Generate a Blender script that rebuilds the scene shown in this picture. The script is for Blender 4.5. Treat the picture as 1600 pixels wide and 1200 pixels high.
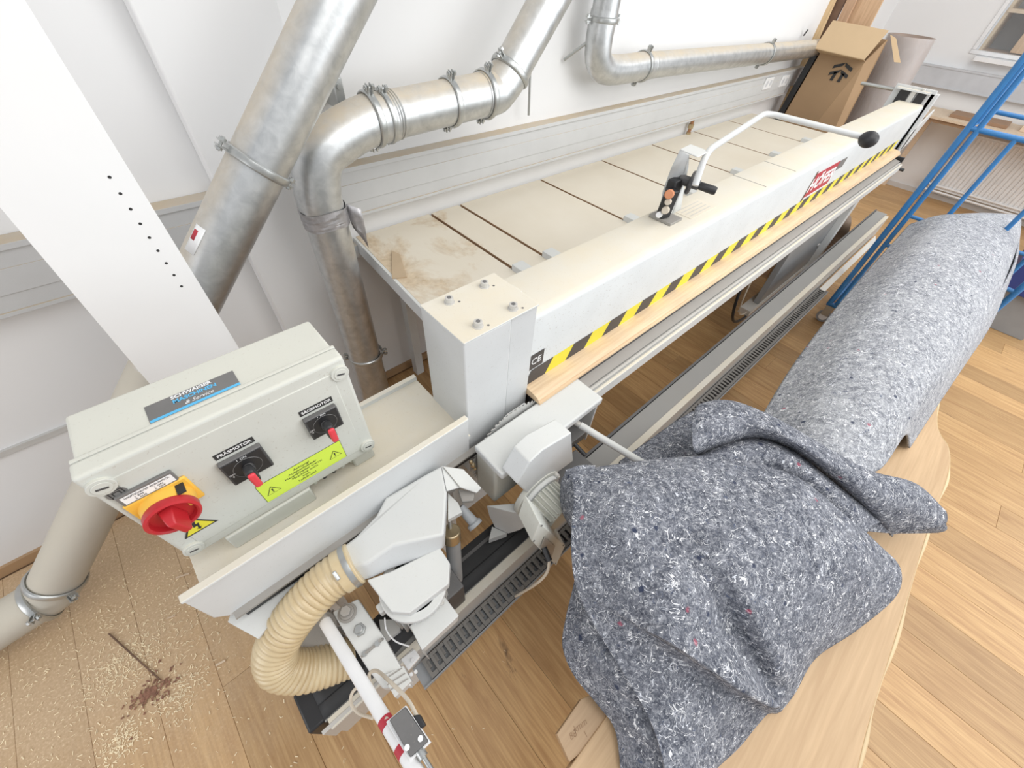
import bpy, bmesh, math, random
import numpy as np
from mathutils import Vector, Matrix
random.seed(7)
S = bpy.context.scene
for o in list(bpy.data.objects): bpy.data.objects.remove(o)
C = S.collection

# ------------------------------------------------------------------ camera
CH = 1.85
FPX = 620.86
CM = np.array([[0.7431519329, -0.6666866406, 0.0570449630],
               [-0.4678048366, -0.5786250006, -0.6680956095],
               [0.4784180593, 0.4698106339, -0.7418855227]])
cam = bpy.data.cameras.new('camera'); co = bpy.data.objects.new('camera', cam); C.objects.link(co)
cam.sensor_width = 36; cam.lens = FPX / 1600 * 36; cam.clip_start = .05; cam.clip_end = 60
R, U, B = CM[0], -CM[1], -CM[2]
co.matrix_world = Matrix(((R[0], U[0], B[0], 0), (R[1], U[1], B[1], 0), (R[2], U[2], B[2], CH), (0, 0, 0, 1)))
S.camera = co
# ------------------------------------------------------------------ world, lights, exposure
S.view_settings.view_transform = 'Standard'; S.view_settings.look = 'None'
S.view_settings.exposure = 0.0; S.view_settings.gamma = 1; S.view_settings.use_curve_mapping = False
w = bpy.data.worlds.new('world'); S.world = w; w.use_nodes = True
bg = w.node_tree.nodes['Background']; bg.inputs[0].default_value = (.95, .97, 1, 1); bg.inputs[1].default_value = .58
def area(name, loc, target, sx, sy, power, col=(1, .99, .97)):
    l = bpy.data.lights.new(name, 'AREA'); l.shape = 'RECTANGLE'; l.size = sx; l.size_y = sy; l.energy = power; l.color = col
    o = bpy.data.objects.new(name, l); C.objects.link(o); o.location = loc
    o.rotation_euler = (Vector(target) - Vector(loc)).to_track_quat('-Z', 'Y').to_euler(); return o
area('unseen_overhead_light', (1.2, -.6, 3.3), (1.2, .5, 0), 3.2, 1.6, 46)
area('unseen_overhead_light', (4.6, -.3, 3.3), (4.6, .6, 0), 2.6, 1.4, 40)
area('window_daylight', (4.5, -4.2, 1.9), (2.6, .6, .6), 5.0, 2.0, 120, (.95, .98, 1))
area('unseen_overhead_light', (2.6, -2.6, 3.2), (2.4, -1.6, 0), 3.0, 1.2, 55)  # added unseen fill from above, brightens the floor on the right
area('side_fill', (-3.2, .2, 1.7), (-.4, 1.2, .4), 2.2, 1.8, 34, (.98, .98, 1))  # added unseen fill from the left, lifts the lower left wall and floor

# ------------------------------------------------------------------ helpers
def at(u, v, x=None, y=None, z=None):
    """the real point on a plane x=.., y=.. or z=.. that the calibrated camera saw at pixel u, v"""
    d = CM.T @ np.array([(u - 800) / FPX, (v - 600) / FPX, 1.])
    t = x / d[0] if x is not None else y / d[1] if y is not None else (z - CH) / d[2]
    return Vector((d[0] * t, d[1] * t, CH + d[2] * t))

def tag(o, label=None, cat=None, group=None, kind=None):
    if label: o['label'] = label
    if cat: o['category'] = cat
    if group: o['group'] = group
    if kind: o['kind'] = kind
    return o
def empty(name, loc, label=None, cat=None, group=None, rz=0):
    o = bpy.data.objects.new(name, None); C.objects.link(o); o.location = loc; o.rotation_euler = (0, 0, rz)
    o.empty_display_size = .05
    return tag(o, label, cat, group)
def wmat(o):
    m = Matrix.LocRotScale(o.location, o.rotation_euler, o.scale)
    return wmat(o.parent) @ m if o.parent else m

class MB:
    def __init__(s): s.bm = bmesh.new()
    def box(s, a, b, M=None):
        x0, y0, z0 = a; x1, y1, z1 = b
        v = [s.bm.verts.new(M @ Vector(p) if M else p) for p in
             [(x0, y0, z0), (x1, y0, z0), (x1, y1, z0), (x0, y1, z0), (x0, y0, z1), (x1, y0, z1), (x1, y1, z1), (x0, y1, z1)]]
        for f in ((0, 3, 2, 1), (4, 5, 6, 7), (0, 1, 5, 4), (1, 2, 6, 5), (2, 3, 7, 6), (3, 0, 4, 7)):
            s.bm.faces.new([v[i] for i in f])
        return s
    def bar(s, p, q, w, h, up=(0, 0, 1)):
        p, q = Vector(p), Vector(q); d = (q - p); L = d.length; d.normalize()
        u = Vector(up); sd = d.cross(u)
        if sd.length < 1e-4: sd = d.cross(Vector((1, 0, 0)))
        sd.normalize(); u = sd.cross(d)
        M = Matrix(((d.x, sd.x, u.x, p.x), (d.y, sd.y, u.y, p.y), (d.z, sd.z, u.z, p.z), (0, 0, 0, 1)))
        return s.box((0, -w / 2, -h / 2), (L, w / 2, h / 2), M)
    def prism(s, pts, off):
        """closed polygon of 3D points extruded by a vector"""
        off = Vector(off); a = [s.bm.verts.new(p) for p in pts]; b = [s.bm.verts.new(Vector(p) + off) for p in pts]
        n = len(pts); s.bm.faces.new(a); s.bm.faces.new(b[::-1])
        for i in range(n): s.bm.faces.new((a[i], b[i], b[(i + 1) % n], a[(i + 1) % n]))
        return s
    def loft(s, rings, cap=True, close=False):
        vs = [[s.bm.verts.new(p) for p in r] for r in rings]; n = len(rings[0])
        m = len(vs)
        for k in range(m if close else m - 1):
            A, Bv = vs[k], vs[(k + 1) % m]
            for i in range(n): s.bm.faces.new((A[i], A[(i + 1) % n], Bv[(i + 1) % n], Bv[i]))
        if cap and not close: s.bm.faces.new(vs[0][::-1]); s.bm.faces.new(vs[-1])
        return s
    def tube(s, path, r, n=16, cap=True, flat=1.0):
        path = [Vector(p) for p in path]; m = len(path)
        rr = r if isinstance(r, (list, tuple)) else [r] * m
        t0 = (path[1] - path[0]).normalized()
        u = t0.orthogonal().normalized(); rings = []
        for i, p in enumerate(path):
            t = (path[min(i + 1, m - 1)] - path[max(i - 1, 0)]).normalized()
            u = (u - t * u.dot(t)).normalized(); v = t.cross(u)
            rings.append([p + (u * math.cos(a) + v * math.sin(a) * flat) * rr[i] for a in [2 * math.pi * k / n for k in range(n)]])
        return s.loft(rings, cap)
    def cyl(s, p, q, r, n=20, r2=None): return s.tube([p, q], [r, r if r2 is None else r2], n)
    def ring(s, c, ax, R, r, n=32, m=8, wide=1.0):
        c, ax = Vector(c), Vector(ax).normalized(); u = ax.orthogonal().normalized(); v = ax.cross(u); rings = []
        for k in range(n):
            a = 2 * math.pi * k / n; d = u * math.cos(a) + v * math.sin(a)
            rings.append([c + d * (R + r * math.cos(b)) + ax * r * wide * math.sin(b) for b in [2 * math.pi * j / m for j in range(m)]])
        return s.loft(rings, close=True)
    def sphere(s, c, r, n=16, sc=(1, 1, 1)):
        M = Matrix.Translation(c) @ Matrix.Diagonal((r * sc[0], r * sc[1], r * sc[2], 1))
        bmesh.ops.create_uvsphere(s.bm, u_segments=n, v_segments=n // 2 + 1, radius=1, matrix=M); return s
    def grid(s, P):
        n, m = len(P), len(P[0]); V = [[s.bm.verts.new(p) for p in r] for r in P]
        for i in range(n - 1):
            for j in range(m - 1): s.bm.faces.new((V[i][j], V[i][j + 1], V[i + 1][j + 1], V[i + 1][j]))
        return s
    def build(s, name, mat, parent=None, bevel=0, smooth=True, angle=35, seg=2, solid=0, **kw):
        bmesh.ops.recalc_face_normals(s.bm, faces=s.bm.faces)
        me = bpy.data.meshes.new(name)
        if parent is not None:
            s.bm.transform(wmat(parent).inverted())
            origin = None
        s.bm.to_mesh(me); s.bm.free()
        for mm in (mat if isinstance(mat, list) else [mat]): me.materials.append(mm)
        if smooth:
            me.polygons.foreach_set('use_smooth', [True] * len(me.polygons)); me.set_sharp_from_angle(angle=math.radians(angle))
        o = bpy.data.objects.new(name, me); C.objects.link(o)
        if parent is not None: o.parent = parent
        if solid:
            md = o.modifiers.new('solid', 'SOLIDIFY'); md.thickness = solid; md.offset = 0
        if bevel:
            md = o.modifiers.new('bevel', 'BEVEL'); md.width = bevel; md.segments = seg; md.limit_method = 'ANGLE'; md.angle_limit = math.radians(40)
        tag(o, **kw); return o

def copy_tree(o, parent=None):
    c = o.copy(); C.objects.link(c)
    if parent: c.parent = parent
    for ch in list(o.children): copy_tree(ch, c)
    return c

def text(body, size, mat, parent, p, xd, yd, name='lettering', ext=.0003, align='CENTER', sx=1.0, shear=0, off=0, **kw):
    cu = bpy.data.curves.new(name, 'FONT'); cu.body = body; cu.size = size; cu.align_x = align; cu.align_y = 'CENTER'
    cu.extrude = ext; cu.resolution_u = 3; cu.shear = shear; cu.offset = off
    t = bpy.data.objects.new('tmp', cu); C.objects.link(t)
    dg = bpy.context.evaluated_depsgraph_get(); dg.update()
    me = bpy.data.meshes.new_from_object(t.evaluated_get(dg)); me.name = name
    bpy.data.objects.remove(t)
    xd = Vector(xd).normalized(); zd = xd.cross(Vector(yd)).normalized(); yd = zd.cross(xd); p = Vector(p)
    M = Matrix(((xd.x, yd.x, zd.x, p.x), (xd.y, yd.y, zd.y, p.y), (xd.z, yd.z, zd.z, p.z), (0, 0, 0, 1))) @ Matrix.Diagonal((sx, 1, 1, 1))
    if parent is not None: M = wmat(parent).inverted() @ M
    me.transform(M); me.materials.clear(); me.materials.append(mat)
    o = bpy.data.objects.new(name, me); C.objects.link(o)
    if parent is not None: o.parent = parent
    tag(o, **kw); return o

def catmull(P, n):
    """resample a list of vectors along axis 0 (array) to n rows"""
    P = np.asarray(P, float); m = len(P)
    E = np.concatenate([[2 * P[0] - P[1]], P, [2 * P[-1] - P[-2]]]); out = []
    for t in np.linspace(0, m - 1, n):
        i = min(int(t), m - 2); f = t - i; a, b, c, d = E[i], E[i + 1], E[i + 2], E[i + 3]
        out.append(.5 * (2 * b + (c - a) * f + (2 * a - 5 * b + 4 * c - d) * f * f + (3 * b - a - 3 * c + d) * f ** 3))
    return np.array(out)
def path(P, n): return [Vector(p) for p in catmull([tuple(p) for p in P], n)]

# ------------------------------------------------------------------ materials
class N:
    def __init__(s, name):
        s.m = bpy.data.materials.new(name); s.m.use_nodes = True; s.t = s.m.node_tree; s.n = s.t.nodes; s.l = s.t.links
        s.b = s.n['Principled BSDF']; s.pos = None
    def new(s, ty, **kw):
        n = s.n.new(ty)
        for k, v in kw.items(): setattr(n, k, v)
        return n
    def set(s, n, **kw):
        for k, v in kw.items():
            k = k.replace('_', ' ')
            if hasattr(v, 'links') or isinstance(v, bpy.types.NodeSocket): s.l.new(v, n.inputs[k])
            else: n.inputs[k].default_value = v
    def coord(s, kind='Object', scale=(1, 1, 1), rand=False, rot=(0, 0, 0)):
        tc = s.new('ShaderNodeTexCoord'); mp = s.new('ShaderNodeMapping'); s.l.new(tc.outputs[kind], mp.inputs[0])
        mp.inputs['Scale'].default_value = scale; mp.inputs['Rotation'].default_value = rot
        if rand:
            oi = s.new('ShaderNodeObjectInfo'); mu = s.new('ShaderNodeVectorMath', operation='SCALE'); mu.inputs[0].default_value = (37, 91, 13)
            s.l.new(oi.outputs['Random'], mu.inputs['Scale']); s.l.new(mu.outputs[0], mp.inputs['Location'])
        return mp.outputs[0]
    def geo(s, what='Position', scale=(1, 1, 1)):
        g = s.new('ShaderNodeNewGeometry'); mp = s.new('ShaderNodeMapping'); s.l.new(g.outputs[what], mp.inputs[0]); mp.inputs['Scale'].default_value = scale
        return mp.outputs[0]
    def noise(s, vec, scale=5, detail=4, rough=.55, dist=0, out='Fac'):
        n = s.new('ShaderNodeTexNoise'); s.l.new(vec, n.inputs['Vector'])
        n.inputs['Scale'].default_value = scale; n.inputs['Detail'].default_value = detail; n.inputs['Roughness'].default_value = rough; n.inputs['Distortion'].default_value = dist
        return n.outputs[out]
    def ramp(s, fac, stops):
        r = s.new('ShaderNodeValToRGB'); s.l.new(fac, r.inputs[0]); e = r.color_ramp.elements
        while len(e) < len(stops): e.new(.5)
        for i, (p, c) in enumerate(stops):
            e[i].position = p; e[i].color = (*c, 1) if isinstance(c, tuple) else (c, c, c, 1)
        return r.outputs[0]
    def mix(s, f, a, b, mode='MIX'):
        m = s.new('ShaderNodeMix', data_type='RGBA', blend_type=mode)
        for k, v in ((0, f), (6, a), (7, b)):
            if isinstance(v, bpy.types.NodeSocket): s.l.new(v, m.inputs[k])
            elif isinstance(v, (int, float)): m.inputs[k].default_value = v
            else: m.inputs[k].default_value = (*v, 1)
        return m.outputs[2]
    def math(s, op, a, b=0., c=None):
        m = s.new('ShaderNodeMath', operation=op)
        for k, v in ((0, a), (1, b), (2, c)):
            if v is None: continue
            if isinstance(v, bpy.types.NodeSocket): s.l.new(v, m.inputs[k])
            else: m.inputs[k].default_value = v
        return m.outputs[0]
    def bump(s, h, strength=.3, dist=.002):
        b = s.new('ShaderNodeBump'); s.l.new(h, b.inputs['Height']); b.inputs['Strength'].default_value = strength; b.inputs['Distance'].default_value = dist
        s.l.new(b.outputs[0], s.b.inputs['Normal'])
    def out(s, col=None, rough=.5, metal=0, spec=.5):
        for k, v in (('Base Color', col), ('Roughness', rough), ('Metallic', metal), ('Specular IOR Level', spec)):
            if v is None: continue
            if isinstance(v, bpy.types.NodeSocket): s.l.new(v, s.b.inputs[k])
            elif isinstance(v, tuple): s.b.inputs[k].default_value = (*v, 1)
            else: s.b.inputs[k].default_value = v
        return s.m

def plain(name, col, rough=.5, metal=0, var=.06, scale=8, spec=.5, bump=0):
    a = N(name); n = a.noise(a.coord(), scale, 4)
    c = a.ramp(n, [(.3, tuple(x * (1 - var) for x in col)), (.7, tuple(min(1, x * (1 + var)) for x in col))])
    if bump: a.bump(a.noise(a.coord(), scale * 30, 2), bump, .001)
    return a.out(c, rough, metal, spec)
def dusty(name, col, dust=(.74, .66, .53), amount=.8, rough=.5, metal=0, speck=.35, var=.03, lo=.45, hi=.8, nscale=5):
    """paint or metal with wood dust lying on the faces that point up"""
    a = N(name); p = a.geo(); n = a.noise(p, nscale, 5, .65)
    base = a.ramp(a.noise(p, 9, 3), [(.3, tuple(x * (1 - var) for x in col)), (.7, tuple(min(1, x * (1 + var)) for x in col))])
    sp = a.ramp(a.noise(p, 190, 2, .6), [(.655, 0.), (.70, speck)])
    base = a.mix(sp, base, (.32, .27, .21))
    g = a.new('ShaderNodeNewGeometry'); sx = a.new('ShaderNodeSeparateXYZ'); a.l.new(g.outputs['Normal'], sx.inputs[0])
    up = a.ramp(sx.outputs[2], [(lo, 0.), (hi, 1.)])
    k = a.math('MULTIPLY', up, a.ramp(n, [(.25, amount * .55), (.75, amount)]))
    c = a.mix(k, base, dust)
    r = a.math('MULTIPLY_ADD', k, (.85 - rough), rough)
    mt = a.math('MULTIPLY_ADD', k, -metal, metal) if metal else 0.
    a.bump(a.noise(p, 320, 2), .12, .001)
    return a.out(c, r, mt)
def wood(name, a1, a2, dark, kind='Object', along=1, rough=.5, knots=True, rand=True, bright=.18, sc=1.0):
    a = N(name); s1 = [15 * sc, 15 * sc, 15 * sc]; s1[along] = 1.1 * sc
    v = a.coord(kind, tuple(s1), rand); n = a.noise(v, 1.6, 6, .62, 1.6)
    s2 = [95 * sc] * 3; s2[along] = 4 * sc
    f = a.noise(a.coord(kind, tuple(s2), rand), 1.5, 3, .6)
    c = a.ramp(n, [(.28, a2), (.5, a1), (.75, tuple(min(1, x * 1.12) for x in a1))])
    c = a.mix(a.ramp(f, [(.35, .55), (.62, 0.)]), c, a2)
    if knots:
        s3 = [6 * sc] * 3; s3[along] = 1.7 * sc
        kn = a.noise(a.coord(kind, tuple(s3), rand), 1.5, 5, .7, .8)
        c = a.mix(a.ramp(kn, [(.66, 0.), (.76, .85)]), c, dark)
    if rand:
        oi = a.new('ShaderNodeObjectInfo'); hs = a.new('ShaderNodeHueSaturation'); a.l.new(c, hs.inputs['Color'])
        a.l.new(a.math('MULTIPLY_ADD', oi.outputs['Random'], bright * 2, 1 - bright), hs.inputs['Value'])
        w2 = a.new('ShaderNodeTexWhiteNoise', noise_dimensions='1D'); a.l.new(oi.outputs['Random'], w2.inputs['W'])
        a.l.new(a.math('MULTIPLY_ADD', w2.outputs['Value'], .022, .49), hs.inputs['Hue'])
        c = hs.outputs[0]
    a.bump(f, .12, .001)
    return a.out(c, rough)

M = {}
M['wall'] = plain('wall_paint', (.80, .80, .80), .85, var=.012, scale=2, bump=.08)
M['white_board'] = plain('white_board', (.86, .86, .86), .5, var=.008)
M['trunk'] = dusty('trunking_grey', (.56, .565, .565), (.56, .45, .31), 1.0, .5, speck=0, lo=.7, hi=.9)
M['trunk_far'] = plain('trunking_far', (.56, .57, .59), .55)
M['paint'] = dusty('machine_paint', (.68, .70, .70), (.72, .64, .49), .95, .42, speck=.5)
M['paint_clean'] = dusty('machine_paint_clean', (.62, .635, .64), (.70, .69, .63), .6, .4, speck=.22)
M['box'] = dusty('enclosure_grey', (.60, .61, .565), (.69, .67, .57), .65, .5, speck=.3)
M['galv'] = None
a = N('galvanised_steel'); p = a.geo(); n = a.noise(p, 26, 5, .6, .4)
g = a.new('ShaderNodeNewGeometry'); sx = a.new('ShaderNodeSeparateXYZ'); a.l.new(g.outputs['Normal'], sx.inputs[0])
up = a.ramp(sx.outputs[2], [(.45, 0.), (.8, 1.)]); k = a.math('MULTIPLY', up, a.ramp(a.noise(p, 7, 6, .75), [(.33, .45), (.6, .92)]))
c = a.mix(k, a.ramp(n, [(.3, (.50, .515, .52)), (.7, (.68, .69, .69))]), (.62, .53, .40))
a.bump(a.noise(p, 60, 3), .05, .001)
M['galv'] = a.out(c, a.math('MULTIPLY_ADD', k, .45, .40), a.math('MULTIPLY_ADD', k, -.92, .92))
M['galv_dusty'] = dusty('dusty_duct', (.50, .48, .43), (.60, .55, .45), .8, .6, .25, speck=.1, lo=-.2, hi=.6)
M['clamp'] = plain('clamp_steel', (.50, .51, .50), .35, .85, .1, 20)
M['alu'] = dusty('aluminium', (.60, .60, .585), (.52, .46, .38), .45, .45, .35, speck=.5)
M['alu_dark'] = dusty('aluminium_worn', (.36, .35, .33), (.36, .32, .28), .5, .5, .4, speck=.6)
M['trough'] = dusty('trough_grey', (.33, .33, .32), (.37, .35, .32), .6, .55, .1, speck=.15)
M['panel_grey'] = plain('panel_grey', (.30, .31, .32), .5)
M['black'] = plain('black_plastic', (.022, .022, .024), .45, var=.2)
M['belt'] = plain('black_belt', (.03, .03, .031), .65, var=.2, bump=.2)
M['darkgrey'] = dusty('dark_grey', (.06, .06, .063), (.25, .24, .23), .6, .5, speck=.3)
M['link'] = dusty('chain_grey', (.13, .125, .12), (.30, .28, .25), .5, .5, speck=.1)
M['red'] = plain('red_plastic', (.50, .022, .03), .38, var=.1)
M['red_lever'] = plain('red_lever', (.72, .05, .07), .4)
M['yellow'] = plain('yellow_plastic', (.87, .50, .07), .45, var=.05)
M['tape_yellow'] = plain('tape_yellow', (.80, .70, .05), .45, var=.06)
M['tape_black'] = plain('tape_black', (.06, .055, .055), .5, var=.1)
M['lime'] = plain('lime_sticker', (.66, .84, .09), .5, var=.02)
M['sign_yellow'] = plain('sign_yellow', (.80, .72, .05), .45)
M['sticker_grey'] = plain('sticker_grey', (.17, .165, .16), .45, var=.15)
M['sky_blue'] = plain('sticker_blue', (.10, .48, .80), .45)
M['white'] = plain('white_print', (.85, .85, .85), .5, var=.01)
M['ink'] = plain('ink', (.03, .03, .03), .6)
M['sticker_red'] = plain('sticker_red', (.46, .03, .05), .45)
M['brass'] = plain('dusty_brass', (.50, .40, .25), .35, .8)
M['copper'] = plain('copper', (.42, .22, .12), .4, .7)
M['blue'] = plain('blue_paint', (.035, .19, .46), .38, var=.1, scale=12)
M['white_plastic'] = plain('white_plastic', (.80, .80, .80), .35)
M['cream'] = plain('cream_cable', (.62, .55, .45), .5)
M['orange'] = plain('orange_button', (.62, .25, .12), .5)
M['cardboard'] = plain('cardboard', (.40, .265, .15), .8, var=.05, scale=3)
M['cardboard_in'] = plain('cardboard_light', (.55, .40, .24), .8, var=.03)
M['brownpaper'] = plain('brown_roll', (.30, .23, .19), .45, var=.12, scale=6)
a = N('clear_film'); a.b.inputs['Transmission Weight'].default_value = 0
a.b.inputs['Alpha'].default_value = .28; a.bump(a.noise(a.coord('Object', (1, 1, .4)), 26, 5, .65), .9, .01); M['film'] = a.out((.92, .92, .94), .12)
a = N('glass'); a.b.inputs['Alpha'].default_value = .08; M['glass'] = a.out((.9, .93, .95), .03)
M['tabletop'] = None
a = N('cream_laminate'); p = a.geo(); n1 = a.noise(p, 3.2, 7, .68, .6)
c = a.ramp(n1, [(.30, (.80, .73, .62)), (.55, (.78, .70, .58)), (.66, (.62, .50, .36)), (.74, (.55, .43, .30))])
# loose sawdust lies thickest on the left end board, thinning out along the table
sep = a.new('ShaderNodeSeparateXYZ'); a.l.new(p, sep.inputs[0])
clean = a.ramp(a.noise(p, 2.2, 4), [(.3, (.70, .63, .51)), (.7, (.75, .69, .58))])
near = a.math('SUBTRACT', 1.25, sep.outputs[0])
mk = a.ramp(a.math('ADD', a.math('MULTIPLY', near, .45), n1), [(.66, 0.), (.78, 1.)])
c = a.mix(mk, clean, a.ramp(a.noise(p, 30, 5, .7), [(.3, (.50, .38, .25)), (.7, (.70, .58, .42))]))
a.bump(a.noise(p, 150, 3), .25, .001); M['tabletop'] = a.out(c, .7)
M['mdf'] = plain('mdf_edge', (.34, .21, .12), .8, var=.12)
M['strip'] = wood('strip_wood', (.74, .56, .36), (.62, .43, .26), (.35, .22, .12), along=0, rand=False, knots=False, kind='Object')
M['oak'] = wood('oak_floor', (.50, .30, .155), (.39, .215, .105), (.09, .045, .025), along=1, rough=.42, bright=.16)
# sawdust film on the floor around the left end of the machine (stays where it fell)
a = N('oak_floor_dusty')
v = a.coord('Object', (15, 1.1, 15), True); n = a.noise(v, 1.6, 6, .62, 1.6); f = a.noise(a.coord('Object', (95, 4, 95), True), 1.5, 3, .6)
c = a.ramp(n, [(.28, (.42, .235, .10)), (.5, (.56, .345, .155)), (.75, (.66, .43, .205))])
c = a.mix(a.ramp(f, [(.35, .5), (.62, 0.)]), c, (.37, .20, .08))
kn = a.noise(a.coord('Object', (6, 1.7, 6), True), 1.5, 5, .7, .8); c = a.mix(a.ramp(kn, [(.66, 0.), (.76, .85)]), c, (.09, .045, .025))
oi = a.new('ShaderNodeObjectInfo'); hs = a.new('ShaderNodeHueSaturation'); a.l.new(c, hs.inputs['Color'])
a.l.new(a.math('MULTIPLY_ADD', oi.outputs['Random'], .30, .80), hs.inputs['Value']); c = hs.outputs[0]
p = a.geo(); mp = a.new('ShaderNodeVectorMath', operation='DISTANCE'); a.l.new(p, mp.inputs[0]); mp.inputs[1].default_value = (-.95, 1.35, 0)
dd = a.math('ADD', mp.outputs['Value'], a.math('MULTIPLY', a.noise(p, 5, 6, .7), .9))
dust = a.ramp(a.math('MULTIPLY', dd, .5), [(.40, .92), (.78, .0)])
c = a.mix(dust, c, a.ramp(a.noise(p, 120, 4, .7), [(.3, (.48, .335, .195)), (.58, (.60, .44, .28)), (.70, (.82, .66, .45))]))
a.bump(f, .12, .001); M['oak'] = a.out(c, .45)
M['slab'] = wood('slab_wood', (.58, .40, .23), (.49, .32, .175), (.35, .22, .13), along=0, rough=.55, rand=False, sc=.8)
M['slab_bark'] = plain('slab_sapwood', (.66, .50, .29), .6, var=.1, scale=12)
M['offcut'] = wood('offcut_wood', (.50, .34, .20), (.44, .29, .165), (.3, .2, .1), along=0, knots=False, rand=False)
M['plank_wood'] = wood('plank_wood', (.62, .43, .26), (.50, .32, .18), (.3, .18, .1), along=2, knots=False)
M['ply'] = wood('ply_wood', (.72, .57, .42), (.64, .49, .35), (.4, .3, .2), along=0, knots=False, bright=.06)
M['chip'] = plain('wood_chips', (.90, .76, .52), .8, var=.12, scale=40)
M['stick'] = plain('dark_stick', (.17, .10, .065), .8, var=.2)
a = N('hose_beige'); p = a.geo()
c = a.ramp(a.noise(p, 14, 4), [(.3, (.55, .42, .24)), (.7, (.66, .54, .34))]); a.b.inputs['Coat Weight'].default_value = .35; a.b.inputs['Coat Roughness'].default_value = .2
M['hose'] = a.out(c, .38)
M['hose_dark'] = plain('hose_far', (.25, .18, .13), .6)
M['tape_silver'] = plain('silver_tape', (.42, .41, .42), .3, .55, .25, 30, bump=.6)
M['wall_lower'] = plain('wall_lower', (.80, .79, .81), .8, var=.015)
# felt: compressed recycled fibres, blue grey with white threads and dark flecks
def felt_mat(name, g1, g2, lift, thr):
    a = N(name); p0 = a.coord('Object')
    n0 = a.noise(p0, 6, 3); n1 = a.noise(p0, 48, 6, .72, .8); n2 = a.noise(p0, 150, 5, .72, 1.2)
    c = a.ramp(n1, [(.36, g1), (.50, g2), (.64, lift)])
    c = a.mix(.5 if name != 'felt' else .42, c, a.ramp(n2, [(.40, (.03, .035, .05)), (.50, (.17, .18, .21)), (.61, (.66, .67, .70))]))
    c = a.mix(a.ramp(n0, [(.3, .0), (.7, .22)]), c, tuple(x * .9 for x in lift))
    def thread(c, sc, seed, wdt, mask, col):
        vm = a.new('ShaderNodeVectorMath', operation='ADD'); a.l.new(p0, vm.inputs[0]); vm.inputs[1].default_value = (seed, seed * 2, seed * 3)
        q = a.noise(vm.outputs[0], sc, 2, .5, 1.6)
        line = a.ramp(a.math('ABSOLUTE', a.math('SUBTRACT', q, .5)), [(wdt * .5, 1.), (wdt, 0.)])
        mk = a.ramp(a.noise(vm.outputs[0], sc * 1.7, 2), [(mask, 0.), (mask + .02, 1.)])
        return a.mix(a.math('MULTIPLY', line, mk), c, col)
    for sc, seed, w_, mk, col in thr: c = thread(c, sc, seed, w_, mk, col)
    vo = a.new('ShaderNodeTexVoronoi'); a.l.new(p0, vo.inputs['Vector']); vo.inputs['Scale'].default_value = 30
    spot = a.ramp(a.math('ADD', vo.outputs['Distance'], a.math('MULTIPLY', a.noise(p0, 60, 3), .5)), [(.36, 1.), (.46, 0.)])
    wn = a.new('ShaderNodeTexWhiteNoise'); a.l.new(vo.outputs['Position'], wn.inputs['Vector'])
    c = a.mix(a.math('MULTIPLY', spot, a.ramp(wn.outputs['Value'], [(.80, 0.), (.82, .85)])), c, (.03, .04, .08))
    c = a.mix(a.math('MULTIPLY', spot, a.ramp(wn.outputs['Value'], [(.03, .6), (.04, 0.)])), c, (.45, .06, .11))
    a.bump(a.math('ADD', n1, n2), .6, .003)
    return a.out(c, .95, spec=.12)
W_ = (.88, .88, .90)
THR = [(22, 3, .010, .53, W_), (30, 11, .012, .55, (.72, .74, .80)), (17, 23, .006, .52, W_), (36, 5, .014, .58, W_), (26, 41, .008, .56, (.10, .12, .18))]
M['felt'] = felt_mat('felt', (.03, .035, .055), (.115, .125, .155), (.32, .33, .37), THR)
M['felt_window_lit'] = felt_mat('felt_window_lit', (.15, .16, .185), (.38, .39, .42), (.70, .71, .73), THR)  # same felt for the bundle, window light painted in as paler colours

# ------------------------------------------------------------------ the room
WY, WX = 1.705, 7.45
fl = MB().box((-2.2, -2.6, -.06), (WX + .1, WY + .1, -.012)).build('floor', M['mdf'], smooth=False, kind='structure')
PW = .18; lens = {}
unit = {}
def plank_mesh(L):
    if L not in unit:
        mb = MB().box((0, 0, -.012), (PW - .0008, L - .0008, 0)); bmesh.ops.recalc_face_normals(mb.bm, faces=mb.bm.faces)
        top = [e for e in mb.bm.edges if all(v.co.z > -.001 for v in e.verts)]
        bmesh.ops.bevel(mb.bm, geom=top, offset=.0009, segments=1, affect='EDGES')
        me = bpy.data.meshes.new('plank'); mb.bm.to_mesh(me); mb.bm.free(); me.materials.append(M['oak']); unit[L] = me
    return unit[L]
np_ = 0
for i in range(53):
    x = -2.1 + .06 + i * PW; y = WY - .02
    stagger = [0, .7, 1.5, .35, 1.1][i % 5] + .1 * ((i * 7) % 4)
    first = True
    while y > -2.5 and x < WX:
        L = round(.6 + stagger, 2) if first else (1.9 if (i % 3) else 2.2)
        first = False
        o = bpy.data.objects.new('plank', plank_mesh(L)); C.objects.link(o); o.parent = fl; o.location = (x, y - L, 0); y -= L; np_ += 1
wb = MB().box((-2.2, WY, 0), (WX + .1, WY + .12, 3.0)).build('wall_back', M['wall'], smooth=False, kind='structure')
# right wall with an opening
mb = MB(); T = WX + .12
mb.box((WX, .80, 0), (T, WY, 3.0)); mb.box((WX, -2.6, 0), (T, .80, 1.33)); mb.box((WX, -2.6, 2.5), (T, .80, 3.0)); mb.box((WX, -2.6, 1.33), (T, -1.6, 2.5))
mb.build('wall_right', M['wall'], smooth=False, kind='structure')
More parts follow.
